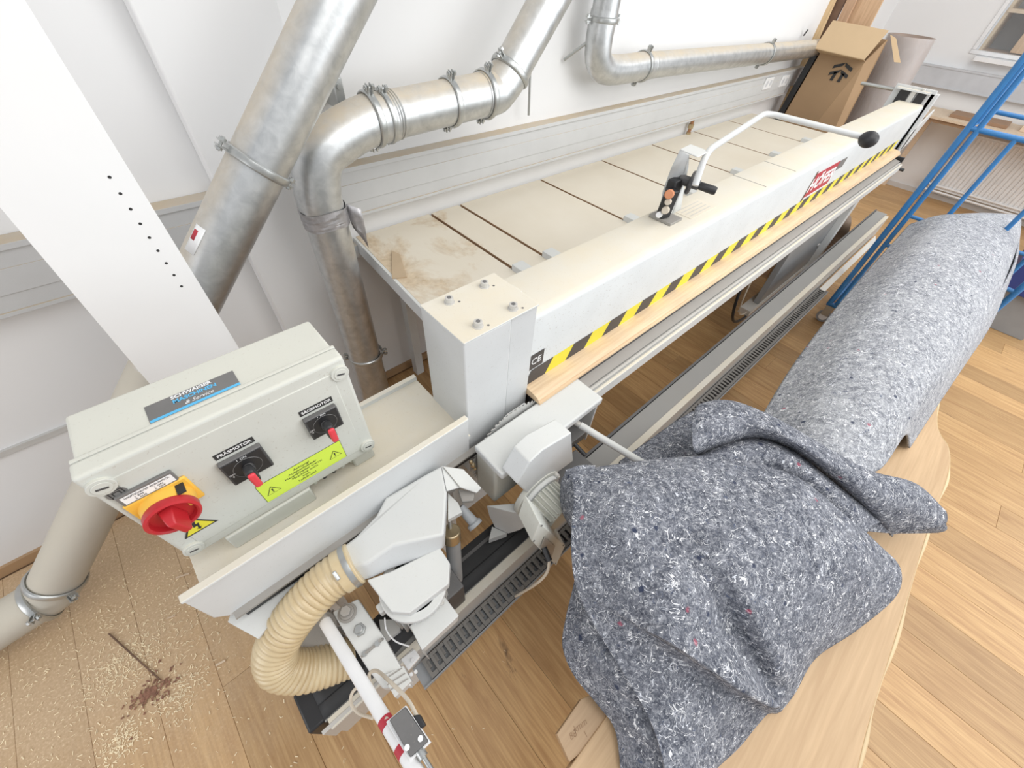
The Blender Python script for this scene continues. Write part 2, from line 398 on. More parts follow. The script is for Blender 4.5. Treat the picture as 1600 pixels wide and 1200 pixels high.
# window frame, sill, pane
wf = MB().box((WX - .01, .765, 1.3655), (WX + .06, .7995, 2.4645)).build('window_1', M['white_plastic'], bevel=.003, kind='structure')
MB().box((WX - .01, -1.6, 1.331), (WX + .06, .7995, 1.365)).build('frame_bar', M['white_plastic'], wf, bevel=.003)
MB().box((WX - .01, -1.6, 2.465), (WX + .06, .7995, 2.499)).build('frame_bar', M['white_plastic'], wf, bevel=.003)
MB().box((WX - .01, -1.6, 1.3655), (WX + .06, -1.565, 2.4645)).build('frame_bar', M['white_plastic'], wf, bevel=.003)
MB().box((WX + .02, -1.57, 1.36), (WX + .026, .77, 2.47)).build('window_pane', M['glass'], wf, smooth=False)
MB().box((WX - .10, -1.6, 1.285), (WX, .72, 1.325)).build('window_sill', M['white_plastic'], wf, bevel=.003)
for nm, bx in (('baseboard_back', ((-2.2, WY - .014, 0), (WX, WY, .05))), ('baseboard_right', ((WX - .014, -2.6, 0), (WX, WY, .05)))):
    MB().box(*bx).build(nm, plain('baseboard_oak' if nm[-1] == 'k' else 'baseboard_white', (.42, .27, .15) if nm[-1] == 'k' else (.62, .60, .58), .5), smooth=False, kind='structure')
# pilaster on the back wall
MB().box((.205, WY - .08, 0), (.56, WY, 3.0)).build('trim_1', M['wall'], bevel=.006, kind='structure')
# parapet trunking on the back wall: two runs, left and right of the pilaster
def trunking(x0, x1, name):
    t = MB().box((x0, WY - .060, 1.035), (x1, WY, 1.228)).build(name, M['trunk'], bevel=.003, kind='structure')
    MB().box((x0, WY - .0635, 1.095), (x1, WY - .058, 1.165)).build('trunking_lid', M['trunk'], t, bevel=.001)
    MB().box((x0, WY - .068, 1.212), (x1, WY - .055, 1.2285)).build('lid_rim', M['trunk'], t, bevel=.001)
    MB().box((x0, WY - .068, 1.035), (x1, WY - .055, 1.047)).build('lid_rim', M['trunk'], t, bevel=.001)
    return t
trunking(-2.0, .205, 'trim_2'); trunking(.56, 5.0, 'trim_3')
MB().box((5.0, WY - .058, 1.09), (WX - .06, WY, 1.228)).build('trim_4', M['trunk'], bevel=.003, kind='structure')
t = MB().box((WX - .06, -2.4, 1.02), (WX, WY - .06, 1.20)).build('trim_5', M['trunk_far'], bevel=.003, kind='structure')
MB().box((WX - .066, -2.4, 1.185), (WX - .05, WY - .06, 1.202)).build('lid_rim', M['trunk_far'], t)
MB().box((WX - .066, -2.4, 1.02), (WX - .05, WY - .06, 1.032)).build('lid_rim', M['trunk_far'], t)
MB().box((-2.0, WY - .012, .545), (-.55, WY, .567)).build('trim_6', plain('ledge', (.55, .54, .52), .6), smooth=False, kind='structure')
# radiator supply pipe near the wall
t = empty('wall_pipe', (3.42, 1.66, .9), 'short vertical copper pipe stub on the back wall behind the work table', 'pipe')
MB().cyl((3.42, 1.67, .0), (3.42, 1.67, 1.035), .013).build('pipe', M['copper'], t)
MB().cyl((3.42, 1.67, .97), (3.42, 1.67, 1.0), .02, 6).cyl((3.42, 1.67, .93), (3.42, 1.67, .945), .018, 6).build('fitting', M['brass'], t)
# wall sockets beside the cardboard box
def socket(px, label):
    c = at(*px, y=1.645); t = empty('wall_socket', (c.x, 1.645, c.z), label, 'socket', 'sockets on the back wall')
    MB().box((c.x - .075, 1.632, c.z - .042), (c.x + .075, 1.645, c.z + .042)).build('cover_plate', M['white_plastic'], t, bevel=.004)
    for s in (-1, 1):
        MB().cyl((c.x + s * .036, 1.634, c.z), (c.x + s * .036, 1.6315, c.z), .022, 24).build('socket_recess', M['trunk_far'], t)
socket((1199, 130), 'white double socket on the back wall, the one nearer the work table')
socket((1224, 126), 'white double socket on the back wall, right beside the cardboard carton')
for i, x in enumerate((5.35, 5.75)):
    tag(MB().box((x, WY - .05, 0), (x + .09, WY, 1.09)).build('cable_duct', M['trunk'], bevel=.003), 'pale vertical cable duct on the back wall, %s from the carton' % ('second' if i == 0 else 'last'), 'duct', 'vertical cable ducts')

# ------------------------------------------------------------------ white cupboard side panel leaning by the wall
YP = 1.20
ax = at(365, 530, y=YP); bx_ = at(224, 588, y=YP); cx = at(31, 361, y=YP); dx = at(35, 0, y=YP)
k0 = (bx_.x - cx.x) / (bx_.z - cx.z); xl = lambda z: cx.x + k0 * (z - cx.z)
t = empty('cupboard_panel', (xl(0), YP, 0), 'tall white cupboard side panel with a row of dark pin holes, behind the switch box', 'panel')
MB().prism([(xl(0), YP, 0), (ax.x, YP, 0), (ax.x, YP, 2.3), (xl(2.3), YP, 2.3)], (0, .018, 0)).build('board', M['white_board'], t, bevel=.0008)
zz = 1.475
for k in range(9):
    z = zz - .0335 * k + .0 * k
    c = (-.0255, YP, z - .0)
    MB().cyl((c[0], YP - .0004, z), (c[0], YP + .001, z), .0032, 12).build('pin_hole', M['ink'], t)

# ------------------------------------------------------------------ extraction ducts
def clampring(parent, c, ax, R, u=None, w=.012, name='clamp_ring', bolts=True, lug=1.0):
    c, ax = Vector(c), Vector(ax).normalized()
    o = MB().ring(c, ax, R + .001, .006, 36, 8, wide=w / .006).build(name, M['clamp'], parent)
    if bolts:
        u = Vector(u or (0, 0, 1)); u = (u - ax * u.dot(ax)).normalized(); s = ax.cross(u)
        for q in (1, -1):
            d = u * q; b = c + d * (R + .004)
            mb = MB()
            mb.bar(b - d * .004 + ax * .007, b + d * .026 * lug + ax * .007, .020, .004, up=ax).bar(b - d * .004 - ax * .007, b + d * .026 * lug - ax * .007, .020, .004, up=ax)
            e = b + d * .017 * lug
            mb.cyl(e - ax * .019, e + ax * .019, .0045, 10).cyl(e + ax * .009, e + ax * .016, .009, 6).cyl(e - ax * .016, e - ax * .010, .009, 6)
            mb.build('clamp_bolt', M['clamp'], o)
    return o
# 1: wide slanting duct
Y1 = 1.36; r1 = .074
pa = at(548, -40, y=Y1); pb = at(141, 797, y=Y1); dr = (pa - pb).normalized()
top = pa + dr * 1.1
d1 = empty('extraction_duct', pb, 'widest galvanised duct, slanting down behind the white cupboard panel to the floor', 'duct')
pm = at(407, 260, y=Y1); m_ = pb + dr * (pm - pb).dot(dr)
MB().tube([m_, top], r1, 40).build('upper_pipe', M['galv'], d1)
e0 = at(88, 905, y=Y1)
low = pb + dr * ((e0 - pb).dot(dr))
mid_ = pb + dr * ((at(262, 575, y=Y1) - pb).dot(dr))
MB().tube([mid_, m_], r1, 40).build('middle_pipe', M['galv'], d1)
MB().tube([low, mid_], r1, 40).build('lower_pipe', M['galv_dusty'], d1)
clampring(d1, m_, dr, r1 + .003, u=(1, .15, -.9))
g_ = Vector((-1.45, Y1 + .02, r1 + .012)); elb = path([low, low - dr * .07, low - dr * .13 + Vector((-.05, 0, .028)), g_], 14)
elb = [Vector((q.x, q.y, max(q.z, r1 + .012))) for q in elb]
MB().tube(elb, r1 + .002, 36).build('elbow', M['galv_dusty'], d1)
clampring(d1, low, dr, r1 + .004, u=(.5, -1, 0)); clampring(d1, elb[7], elb[8] - elb[6], r1 + .006, u=(0, -1, .4))
st = at(313, 385, y=Y1 - r1)
sd = dr.cross(Vector((0, -1, 0))).normalized()
nn = (Vector((0, 0, CH)) - st); nn = (nn - dr * nn.dot(dr)).normalized()
axp = pb + dr * (st - pb).dot(dr)
sq = []
for (aa) in range(7):
    ang = math.radians(-62 + aa * 7); d = (nn * math.cos(ang) + dr.cross(nn) * math.sin(ang)); sq.append(d)
def curved(a0, a1, h0, h1, rr, name, mat, n=6):
    P = []
    for i in range(n + 1):
        ang = math.radians(a0 + (a1 - a0) * i / n); d = nn * math.cos(ang) + dr.cross(nn) * math.sin(ang)
        P.append([axp + dr * h0 + d * rr, axp + dr * h1 + d * rr])
    return MB().grid(P).build(name, mat, d1, solid=.0004)
sgn = -1
curved(sgn * 33, sgn * 60, -.040, .040, r1 + .0009, 'sticker', M['white'])
curved(sgn * 46, sgn * 57, -.004, .026, r1 + .0015, 'sticker_print', M['sticker_red'])
# 2: duct rising from the floor with two bends
Y2 = 1.47; r2 = .073
F = lambda u, v, y=Y2: at(u, v, y=y)
x2 = .466
d2 = empty('extraction_duct', (x2, Y2, 0), 'galvanised duct rising beside the work table and bending twice, banded with silver tape', 'duct')
zt = 1.185
MB().tube([(x2 - .01, Y2, .0), (x2, Y2, zt)], r2, 40).build('riser_pipe', M['galv'], d2)
hA = F(586, 186); hB = F(757, 148)
E1 = path([(x2, Y2, zt - .04), (x2, Y2, zt + .05), (x2 + .035, Y2, zt + .155), (x2 + .12, Y2, hA.z - .035), (hA.x - .03, Y2, hA.z - .004), (hA.x + .06, Y2, hA.z)], 22)
MB().tube(E1, r2 + .003, 40).build('lower_elbow', M['galv'], d2)
hd = (hB - hA).normalized()
MB().tube([hA, hB], r2, 40).build('level_pipe', M['galv'], d2)
uA = F(799, 108); uB = F(883, -45); ud = (uB - uA).normalized(); up_ = uA + ud * .9
E2 = path([hB - hd * .02, hB + hd * .05, hB + hd * .075 + Vector((0, 0, .012)), uA - ud * .03, uA + ud * .03], 14)
MB().tube(E2, r2 + .003, 40).build('upper_elbow', M['galv'], d2)
MB().tube([uA, up_], r2, 40).build('slanting_pipe', M['galv'], d2)
clampring(d2, hA - hd * .012, hd, r2 + .006, u=(0, -.3, 1)); clampring(d2, hA + hd * .035, hd, r2 + .003, u=(0, -.3, 1), w=.01, lug=.6)
for s in (.055, .065, .075): MB().ring(hA + hd * s, hd, r2 + .001, .003, 36, 6).build('seam', M['galv'], d2)
clampring(d2, hA + hd * ((F(702, 160) - hA).dot(hd)), hd, r2 + .003, u=(0, -.3, 1)); clampring(d2, hB, hd, r2 + .006, u=(0, -.3, 1)); clampring(d2, uA - ud * .01, ud, r2 + .005, u=(-.9, -.2, .6))
clampring(d2, (x2, Y2, .47), (0, 0, 1), r2 + .003, u=(1, -.5, 0), lug=.7)
tp = []
random.seed(3)
for k in range(15):
    z = zt - .055 + .062 * k / 14
    tp.append([Vector((x2 + math.cos(t_) * (r2 + .006 + random.uniform(-.0015, .0022)), Y2 + math.sin(t_) * (r2 + .006 + random.uniform(-.0015, .0022)), z + .005 * math.sin(3 * t_))) for t_ in [2 * math.pi * q / 40 for q in range(40)]])
MB().loft(tp, cap=False).build('silver_tape', M['tape_silver'], d2)
P = [[Vector((x2 + r2 + .004 + .012 * i + random.uniform(-.003, .003), Y2 - .03 + random.uniform(-.006, .006) - .01 * i, zt + .005 - .022 * j * (1 + .25 * i) - .006 * i)) for i in range(4)] for j in range(5)]
MB().grid(P).build('loose_tape_end', M['tape_silver'], d2, solid=.0006)
mb = MB(); q = F(548, 128, 1.62); 
t = empty('duct_bracket', (.56, 1.62, 1.52), 'small perforated steel bracket on the wall above the bent duct', 'bracket')
b0 = at(527, 142, y=1.60); MB().box((b0.x - .016, 1.58, b0.z - .05), (b0.x + .016, 1.704, b0.z + .04)).build('plate', M['clamp'], t, bevel=.003)
MB().cyl((b0.x, 1.579, b0.z + .015), (b0.x, 1.575, b0.z + .015), .008, 12).build('screw', M['clamp'], t)
t = empty('threaded_rod', at(826, 140, y=1.60), 'thin grey hanger rod on the back wall under the bent duct', 'rod')
MB().cyl(at(826, 180, y=1.64), at(828, 118, y=1.64), .006, 10).build('rod', M['clamp'], t)
# 3: right duct along the wall
Y3 = 1.58; r3 = .062
ta = F(943, 30, Y3); tc = F(1008, 103, Y3); te = F(1290, 74, Y3); fd = (te - tc).normalized()
d3 = empty('extraction_duct', (ta.x, Y3, ta.z), 'slimmer galvanised duct running level along the back wall to the carton', 'duct')
MB().tube([(ta.x, Y3, ta.z), (ta.x + .05, Y3, ta.z + 1.1)], r3, 36).build('drop_pipe', M['galv'], d3)
E3 = path([(ta.x, Y3, ta.z + .03), (ta.x - .008, Y3, ta.z - .07), (ta.x + .02, Y3, tc.z + .045), (ta.x + .13, Y3, tc.z + .003), tc, tc + fd * .03], 18)
MB().tube(E3, r3 + .003, 36).build('elbow', M['galv'], d3)
MB().tube([tc, te + fd * .1], r3, 36).build('level_pipe', M['galv'], d3)
clampring(d3, (ta.x, Y3, ta.z + .0), (0, 0, 1), r3 + .004, u=(1, -.3, 0)); clampring(d3, tc - fd * .03, fd, r3 + .005, u=(0, -.3, 1)); 
clampring(d3, F(1196, 84, Y3), fd, r3 + .003, u=(0, -.3, 1))
MB().ring(tc + fd * .03, fd, r3 + .001, .003, 36, 6).build('seam', M['galv'], d3)
MB().cyl((ta.x - .12, 1.69, ta.z - .16), (ta.x - .01, 1.57, ta.z - .04), .007, 10).build('support_rod', M['clamp'], d3)
t = empty('wall_hook', at(1258, 48, y=1.69), 'tiny dark hook on the white wall above the level duct', 'hook')
MB().cyl(at(1256, 55, y=1.69), at(1262, 47, y=1.66), .006, 8).build('hook', M['darkgrey'], t)

# ------------------------------------------------------------------ the machine
m = empty('panel_machine', (2.5, 1.0, 0), 'long pale grey sawing and milling machine with a cream slatted work table along the wall', 'machine')
TZ = .93; XE = 4.55
gaps = [1.033, 1.213, 1.800, 2.368, 2.942, 3.524, 4.098]
ends = [.60] + gaps; endr = [g - .006 for g in gaps] + [XE]
for i, (a_, b_) in enumerate(zip(ends, endr)):
    a_ = a_ + (.010 if i else 0)
    if i == 0:
        MB().prism([(.59, 1.02, TZ - .022), (b_, 1.02, TZ - .022), (b_, 1.685, TZ - .022), (.64, 1.685, TZ - .022)], (0, 0, .022)).box((.56, .62, TZ - .022), (b_, 1.02, TZ)).build('table_board', M['tabletop'], m, bevel=.001)
    else:
        MB().box((a_, .62, TZ - .022), (b_, 1.685, TZ)).build('table_board', M['tabletop'], m, bevel=.001)
    if i: MB().box((a_ + .0005, .62, TZ - .0215), (a_ + .003, 1.68, TZ - .001)).build('board_edge', M['mdf'], m)
    # brown raw edge facing the gap
    if i: MB().box((a_ - .0012, .64, TZ - .021), (a_ + .0, 1.684, TZ - .0012)).build('raw_edge', M['mdf'], m)
# carrying frame of the table
MB().box((.60, 1.655, TZ - .08), (XE, 1.69, TZ - .024)).build('rear_beam', M['paint'], m)
MB().prism([(.578, 1.02, TZ - .06), (.590, 1.02, TZ - .06), (.639, 1.685, TZ - .06), (.627, 1.685, TZ - .06)], (0, 0, .060)).build('table_end_plate', M['paint_clean'], m, bevel=.001)
MB().box((.60, .62, TZ - .12), (XE, .70, TZ - .024)).build('front_beam', M['paint'], m)
for x in (.75, 1.9, 3.3, 4.4): MB().box((x, .70, TZ - .10), (x + .05, 1.655, TZ - .024)).build('cross_beam', M['paint'], m)
for x, y in ((.78, 1.60), (4.35, 1.60), (2.6, 1.60)): MB().box((x, y, 0), (x + .05, y + .05, TZ - .08)).build('leg', M['paint'], m, bevel=.002)
for g in gaps:
    y0 = 1.04
    s_ = MB().box((g - .010, y0 - .085, TZ - .004), (g + .048, y0 + .025, TZ + .026)).build('edge_stop', M['paint_clean'], m, bevel=.002)
    MB().box((g - .004, y0 - .22, TZ - .004), (g + .040, y0 - .086, TZ + .018)).build('stop_rail', M['alu'], s_, bevel=.001)
    MB().box((g + .012, y0 - .219, TZ + .0181), (g + .022, y0 - .088, TZ + .0195)).build('slot', M['black'], s_)
    MB().cyl((g - .0105, y0 - .03, TZ + .01), (g - .0125, y0 - .03, TZ + .01), .004, 10).build('screw', M['clamp'], s_)
# pressure beam with rounded top edge: extruded profile
def profile(pts, x0, x1, name, mat, bevel=0, parent=None):
    return MB().prism([(x0, y, z) for y, z in pts], (x1 - x0, 0, 0)).build(name, mat, parent or m, bevel=bevel, seg=4)
BX0, BX1 = .575, 4.638
profile([(.535, .935), (.535, 1.20), (.539, 1.212), (.548, 1.219), (.56, 1.222), (.70, 1.222), (.708, 1.219), (.712, 1.21), (.712, .958)], BX0, BX1, 'pressure_beam', M['paint'])
for x in (1.99, 2.30): 
    MB().box((x, .555, 1.2215), (x + .004, .705, 1.2228)).build('joint_mark', M['alu_dark'], m)
MB().box((1.44, .585, 1.2215), (1.62, .665, 1.2232)).build('name_plate', M['tabletop'], m)
for k in range(4): MB().box((1.455, .598 + k * .017, 1.2233), (1.60, .601 + k * .017, 1.2238)).build('plate_line', M['alu'], m)
# hazard tape, one strip: alternate slanting bands
ya = .5345; z0, z1 = .942, 1.012
x = .585; k = 0
while x < 4.44:
    p_ = .093
    a_, b_ = x, x + p_; sl = .036
    q = [(a_, ya, z0), (b_, ya, z0), (b_ + sl, ya, z1), (a_ + sl, ya, z1)]
    MB().prism(q, (0, -.0008, 0)).build('tape_band', M['tape_black'] if k % 2 == 0 else M['tape_yellow'], m, smooth=False); x += p_; k += 1
# approval mark plate
pl = MB().box((.604, .533, 1.018), (.664, .5343, 1.076)).build('mark_plate', M['tape_black'], m)
text('CE', .034, M['white'], pl, (.634, .5325, 1.047), (1, 0, 0), (0, 0, 1), name='mark')
# maker sign
hs0 = MB().box((2.625, .5328, 1.027), (2.975, .5343, 1.150)).build('maker_sign', M['sticker_red'], m)
MB().box((2.625, .5322, 1.024), (2.975, .5343, 1.029)).build('sign_edge', M['white'], hs0); MB().box((2.613, .5322, 1.012), (2.625, .5343, 1.165)).build('sign_edge', M['stick'], hs0)
text('H\u00d6FER', .092, M['white'], hs0, (2.80, .5322, 1.087), (1, 0, 0), (0, 0, 1), sx=1.28, off=.003)
MB().box((2.978, .5335, 1.095), (3.10, .5343, 1.148)).build('sticker', M['sticker_grey'], m)
# wooden strip clamped under the beam
sp = [(.534, .932), (.534, .957), (.524, .957), (.5, .955), (.481, .952), (.473, .945), (.472, .94), (.466, .939), (.4655, .932)]
st = profile(sp, .60, 4.50, 'wooden_strip', M['strip'])
# guide rails below the strip
profile([(.60, .80), (.60, .925), (.472, .925), (.472, .915), (.470, .905), (.436, .905), (.436, .89), (.60, .89)][:0] or [(.62, .82), (.62, .926), (.470, .926), (.470, .82)], .62, 4.45, 'rail_carrier', M['darkgrey'])
profile([(.470, .86), (.470, .914), (.432, .909), (.432, .86)], .62, 4.43, 'upper_rail', M['alu_dark'], bevel=.001)
profile([(.432, .86), (.432, .898), (.426, .898), (.426, .904), (.418, .904), (.418, .893), (.412, .893), (.412, .86)], .62, 4.42, 'grooved_rail', M['alu'])
profile([(.412, .852), (.412, .900), (.404, .900), (.402, .898), (.402, .852)], .62, 4.40, 'front_rail', M['paint'], bevel=.001)
# posts
PX0, PX1, PY0, PY1, PZ = .372, .600, .520, .690, 1.266
MB().box((PX0, PY0, .72), (PX0 + .140, PY1, PZ)).build('post', M['paint_clean'], m, bevel=.004)
MB().box((PX0 + .142, PY0 + .004, .72), (PX1, PY1 + .002, PZ - .0)).build('post', M['paint_clean'], m, bevel=.002)
MB().box((PX0 - .001, PY0 - .001, PZ - .001), (PX1, PY1, PZ + .004)).build('top_plate', M['paint'], m, bevel=.0015)
MB().box((.55, .655, PZ - .05), (.605, .70, PZ - .006)).build('lug', M['paint'], m, bevel=.002)
MB().box((.575, .60, PZ - .05), (.62, .64, PZ - .012)).build('lug', M['paint'], m, bevel=.002)
for px in ((702, 468), (757, 443), (747, 505), (802, 478)):
    c = at(*px, z=PZ + .012); mb = MB().cyl((c.x, c.y, PZ + .003), (c.x, c.y, PZ + .006), .013, 20).cyl((c.x, c.y, PZ + .005), (c.x, c.y, PZ + .018), .010, 24)
    b = mb.build('cap_screw', M['alu'], m, bevel=.0006); MB().cyl((c.x, c.y, PZ + .0181), (c.x, c.y, PZ + .0186), .0055, 6).build('hex_socket', M['darkgrey'], b)
    MB().cyl((c.x + .02, c.y - .012, PZ + .0041), (c.x + .02, c.y - .012, PZ + .0046), .003, 10).build('plug_hole', M['darkgrey'], m)
# feed channel and its front flange (left end)
MB().box((-.28, .512, .915), (.375, .79, .93)).build('channel_floor', M['paint'], m, bevel=.001)
MB().box((-.26, .78, .915), (.375, .795, .945)).build('channel_back', M['paint'], m, bevel=.001)
fl2 = MB().prism([(-.283, .505, 1.026), (.365, .505, 1.026), (.365, .505, .860), (-.262, .505, .860), (-.285, .505, .905)], (0, .010, 0)).build('front_flange', M['paint_clean'], m, bevel=.002)
MB().box((-.284, .500, 1.022), (.362, .517, 1.030)).build('flange_rim', M['paint'], fl2, bevel=.002)
MB().box((-.26, .488, .872), (.45, .506, .878)).build('slide_rail', M['alu_dark'], m); MB().box((-.245, .492, .852), (.45, .51, .870)).build('dark_groove', M['black'], m)
MB().box((-.22, .55, .60), (.36, .77, .915)).build('base_box', M['paint'], m, bevel=.003)
MB().prism([at(356, 972, z=.84), at(403, 998, z=.84), at(478, 910, z=.84), at(545, 838, z=.84), (.2, .60, .84), (-.22, .60, .84)], (0, 0, -.006)).build('base_plate', M['paint_clean'], m)
for x in (-.2, .28): MB().box((x, .58, 0), (x + .06, .72, .60)).build('leg', M['paint'], m, bevel=.002)
# block under the post and frame below the beam
MB().box((.42, .66, .10), (.60, .82, .72)).build('pedestal', M['paint'], m, bevel=.004)
MB().box((.40, .70, 0), (.64, .86, .10)).build('foot', M['paint'], m, bevel=.004)
lx = at(1318, 395, y=.56); 
MB().box((3.56, .415, 0), (3.63, .50, .86)).build('leg', M['paint'], m, bevel=.003)
MB().box((2.72, .455, .34), (3.56, .49, .80)).build('cover_panel', M['panel_grey'], m, bevel=.002)
MB().box((2.60, .45, .30), (3.56, .52, .34)).build('panel_foot', M['alu'], m)
MB().cyl((3.48, .455, .52), (3.48, .447, .52), .012, 16).build('panel_knob', M['alu'], m)
MB().box((4.30, .50, 0), (4.38, .58, .86)).build('leg', M['paint'], m, bevel=.003)
# far end head
MB().box((4.64, .52, .93), (4.66, .78, 1.31)).build('end_plate', M['paint_clean'], m, bevel=.002)
MB().box((4.625, .565, 1.20), (4.64, .62, 1.285)).build('end_block', M['black'], m); MB().box((4.625, .67, 1.20), (4.64, .735, 1.285)).build('end_block', M['black'], m)
MB().box((4.615, .63, 1.20), (4.645, .66, 1.29)).build('end_block', M['alu'], m)
MB().box((4.60, .545, 1.286), (4.72, .76, 1.296)).build('end_top_plate', M['paint'], m)
MB().cyl((4.63, .60, 1.296), (4.63, .60, 1.31), .012, 12).build('end_screw', M['alu'], m)
MB().box((4.64, .50, .93), (4.70, .545, 1.29)).build('end_post', M['paint_clean'], m, bevel=.002)
MB().prism([(4.60, .50, 1.05), (5.0, .50, 1.16), (5.0, .50, 1.10), (4.85, .50, .95), (4.60, .50, .90)], (0, .01, 0)).build('end_wing', M['paint_clean'], m, bevel=.001)
MB().cyl((4.66, .78, 1.27), (4.72, 1.02, 1.26), .012, 12).build('end_pin', M['clamp'], m)
MB().box((4.44, .42, .85), (4.465, .50, .93)).build('rail_end_bracket', M['black'], m)
MB().cyl((4.44, .41, .86), (4.46, .38, .855), .011, 12).build('end_knob', M['black'], m)
# suction trough running along the front, low down
TZT = .55
tr = MB().prism([(-.262, .360, TZT), (4.46, .360, TZT), (4.46, .360, TZT - .02), (-.262, .360, TZT - .02)], (0, -.078, 0)).build('trough_top', M['trough'], m, bevel=.001)
profile([(.372, TZT - .14), (.372, TZT + .008), (.362, TZT + .008), (.362, TZT - .14)], -.27, 4.46, 'trough_back', M['darkgrey'])
profile([(.283, TZT - .004), (.283, TZT + .004), (.258, TZT + .004), (.258, TZT - .004)], -.255, 4.40, 'trough_edge', M['paint'])
profile([(.262, TZT - .15), (.262, TZT - .004), (.258, TZT - .004), (.258, TZT - .15)], -.255, 4.40, 'trough_side', M['alu'])
MB().box((-.25, .26, TZT - .15), (4.4, .37, TZT - .14)).build('trough_bottom', M['darkgrey'], m)
# black sealing belt over the slot, lifted at the milling head
bl = MB()
P = []
for i in range(40):
    x = -.26 + i / 39 * .98; lift = .05 * math.exp(-((x - .02) / .10) ** 2)
    P.append([Vector((x, y, TZT + .005 + lift + dz)) for y, dz in ((.395, -.006), (.393, .0), (.325, .0), (.322, -.003), (.319, 0), (.286, .0))])
bl.grid(P).build('sealing_belt', M['belt'], m, solid=.004)
MB().box((-.30, .285, TZT - .10), (-.255, .385, TZT + .004)).build('trough_cap', M['black'], m, bevel=.006)
MB().box((-.275, .262, TZT - .11), (-.02, .2715, TZT + .006)).build('trough_lip', M['alu'], m, bevel=.001)
for x in (-.10, 1.6, 3.4): MB().box((x, .285, 0), (x + .05, .345, TZT - .15)).build('trough_leg', M['paint'], m, bevel=.002)
# energy chain in its tray: every link a part
CZ = TZT - .135
profile([(.257, CZ - .008), (.257, CZ - .004), (.196, CZ - .004), (.196, CZ + .012), (.192, CZ + .012), (.192, CZ - .008)], -.05, 3.10, 'chain_tray', M['panel_grey'])
lk = MB()
lk.box((0, -.028, -.002), (.009, .028, .016)).box((.009, .018, -.002), (.0235, .028, .016)).box((.009, -.028, -.002), (.0235, -.016, .016)).box((.009, -.004, .006), (.017, .018, .013))
lk0 = lk.build('chain_link', M['link'], None)
n_l = 0
for i in range(127):
    o = lk0 if i == 0 else lk0.copy()
    if i: C.objects.link(o)
    o.parent = m; o.matrix_parent_inverse = Matrix.Identity(4); o.location = Vector((-.02 + i * .0245, .226, CZ)) - m.location
# grey bracket rods near the chain, far part
profile([(.245, TZT - .16), (.245, TZT - .12), (.215, TZT - .16)], 2.3, 4.3, 'lower_guard', M['paint'])

# ------------------------------------------------------------------ switch box
bxA, bxB, byF, byB, bz0, bz1 = -.262, .148, .603, .752, .985, 1.303
cb = empty('control_box', ((bxA + bxB) / 2, .68, bz0), 'grey plastic switch box with a red main switch and two small red levers', 'control box')
MB().box((bxA + .006, byF + .042, bz0 + .004), (bxB - .004, byB, bz1 - .004)).build('body', M['box'], cb, bevel=.006, seg=3)
MB().box((bxA + .002, byF + .036, bz0 + .001), (bxB, byF + .044, bz1 - .001)).build('seal_rim', M['box'], cb, bevel=.002)
lid = MB().box((bxA, byF, bz0), (bxB, byF + .036, bz1)).build('lid', M['box'], cb, bevel=.007, seg=4)
MB().box((bxA + .03, byF - .0015, bz0 + .028), (bxB - .03, byF + .002, bz1 - .028)).build('lid_field', M['box'], lid, bevel=.003)
for px in ((139, 771), (541, 579), (582, 692), (279, 872)):
    c = at(*px, y=byF - .004)
    sx_ = min(max(c.x, bxA + .018), bxB - .017); sz_ = min(max(c.z, bz0 + .017), bz1 - .02)
    s_ = MB().cyl((sx_, byF - .006, sz_), (sx_, byF + .002, sz_), .0175, 32).cyl((sx_, byF - .0075, sz_), (sx_, byF - .006, sz_), .0125, 28).build('lid_screw', M['box'], cb, bevel=.001)
    MB().bar((sx_ - .007, byF - .0077, sz_ + .002), (sx_ + .007, byF - .0077, sz_ - .002), .001, .0035, up=(0, 0, 1)).build('screw_slot', M['darkgrey'], s_)
def plate_px(pts, y, th, name, mat, parent):
    return MB().prism([at(*p, y=y) for p in pts], (0, -th, 0)).build(name, mat, parent, bevel=.0002)
def rect(x0, z0, x1, z1, y, th, name, mat, parent, bevel=.0):
    return MB().box((x0, y - th, z0), (x1, y, z1)).build(name, mat, parent, bevel=bevel)
yF = byF - .0016
# small rotary switches
def rot_switch(c, w_, label):
    s_ = MB().box((c.x - w_, yF - .012, c.z - w_ * .93), (c.x + w_, yF, c.z + w_ * .93)).build('rotary_switch', M['darkgrey'], cb, bevel=.002)
    MB().box((c.x - w_ * .9, yF - .0128, c.z - w_ * .84), (c.x + w_ * .9, yF - .011, c.z + w_ * .84)).build('switch_face', M['black'], s_)
    MB().ring((c.x, yF - .013, c.z), (0, 1, 0), .024, .0006, 32, 4).build('dial_ring', M['sticker_grey'], s_)
    MB().cyl((c.x, yF - .013, c.z), (c.x, yF - .024, c.z), .010, 20).build('shaft', M['darkgrey'], s_, bevel=.001)
    MB().box((c.x - .0085, yF - .046, c.z - .018), (c.x + .0085, yF - .022, c.z + .022)).build('lever_base', M['black'], s_, bevel=.006, seg=3)
    MB().box((c.x - .0065, yF - .052, c.z - .022), (c.x + .0065, yF - .044, c.z + .019)).build('lever', M['red_lever'], s_, bevel=.004, seg=3)
    text('I  ON', .007, M['white'], s_, (c.x, yF - .0131, c.z + .0285), (1, 0, 0), (0, 0, 1), ext=.0001)
    text('OFF\n0', .006, M['white'], s_, (c.x - .0275, yF - .0131, c.z - .004), (1, 0, 0), (0, 0, 1), ext=.0001)
    lb = MB().box((c.x - .033, yF - .0008, c.z + w_ + .004), (c.x + .033, yF, c.z + w_ + .018)).build('name_label', M['ink'], cb)
    text(label, .0098, M['white'], lb, (c.x, yF - .0011, c.z + w_ + .011), (1, 0, 0), (0, 0, 1), ext=.0001, sx=1.0, off=.0002)
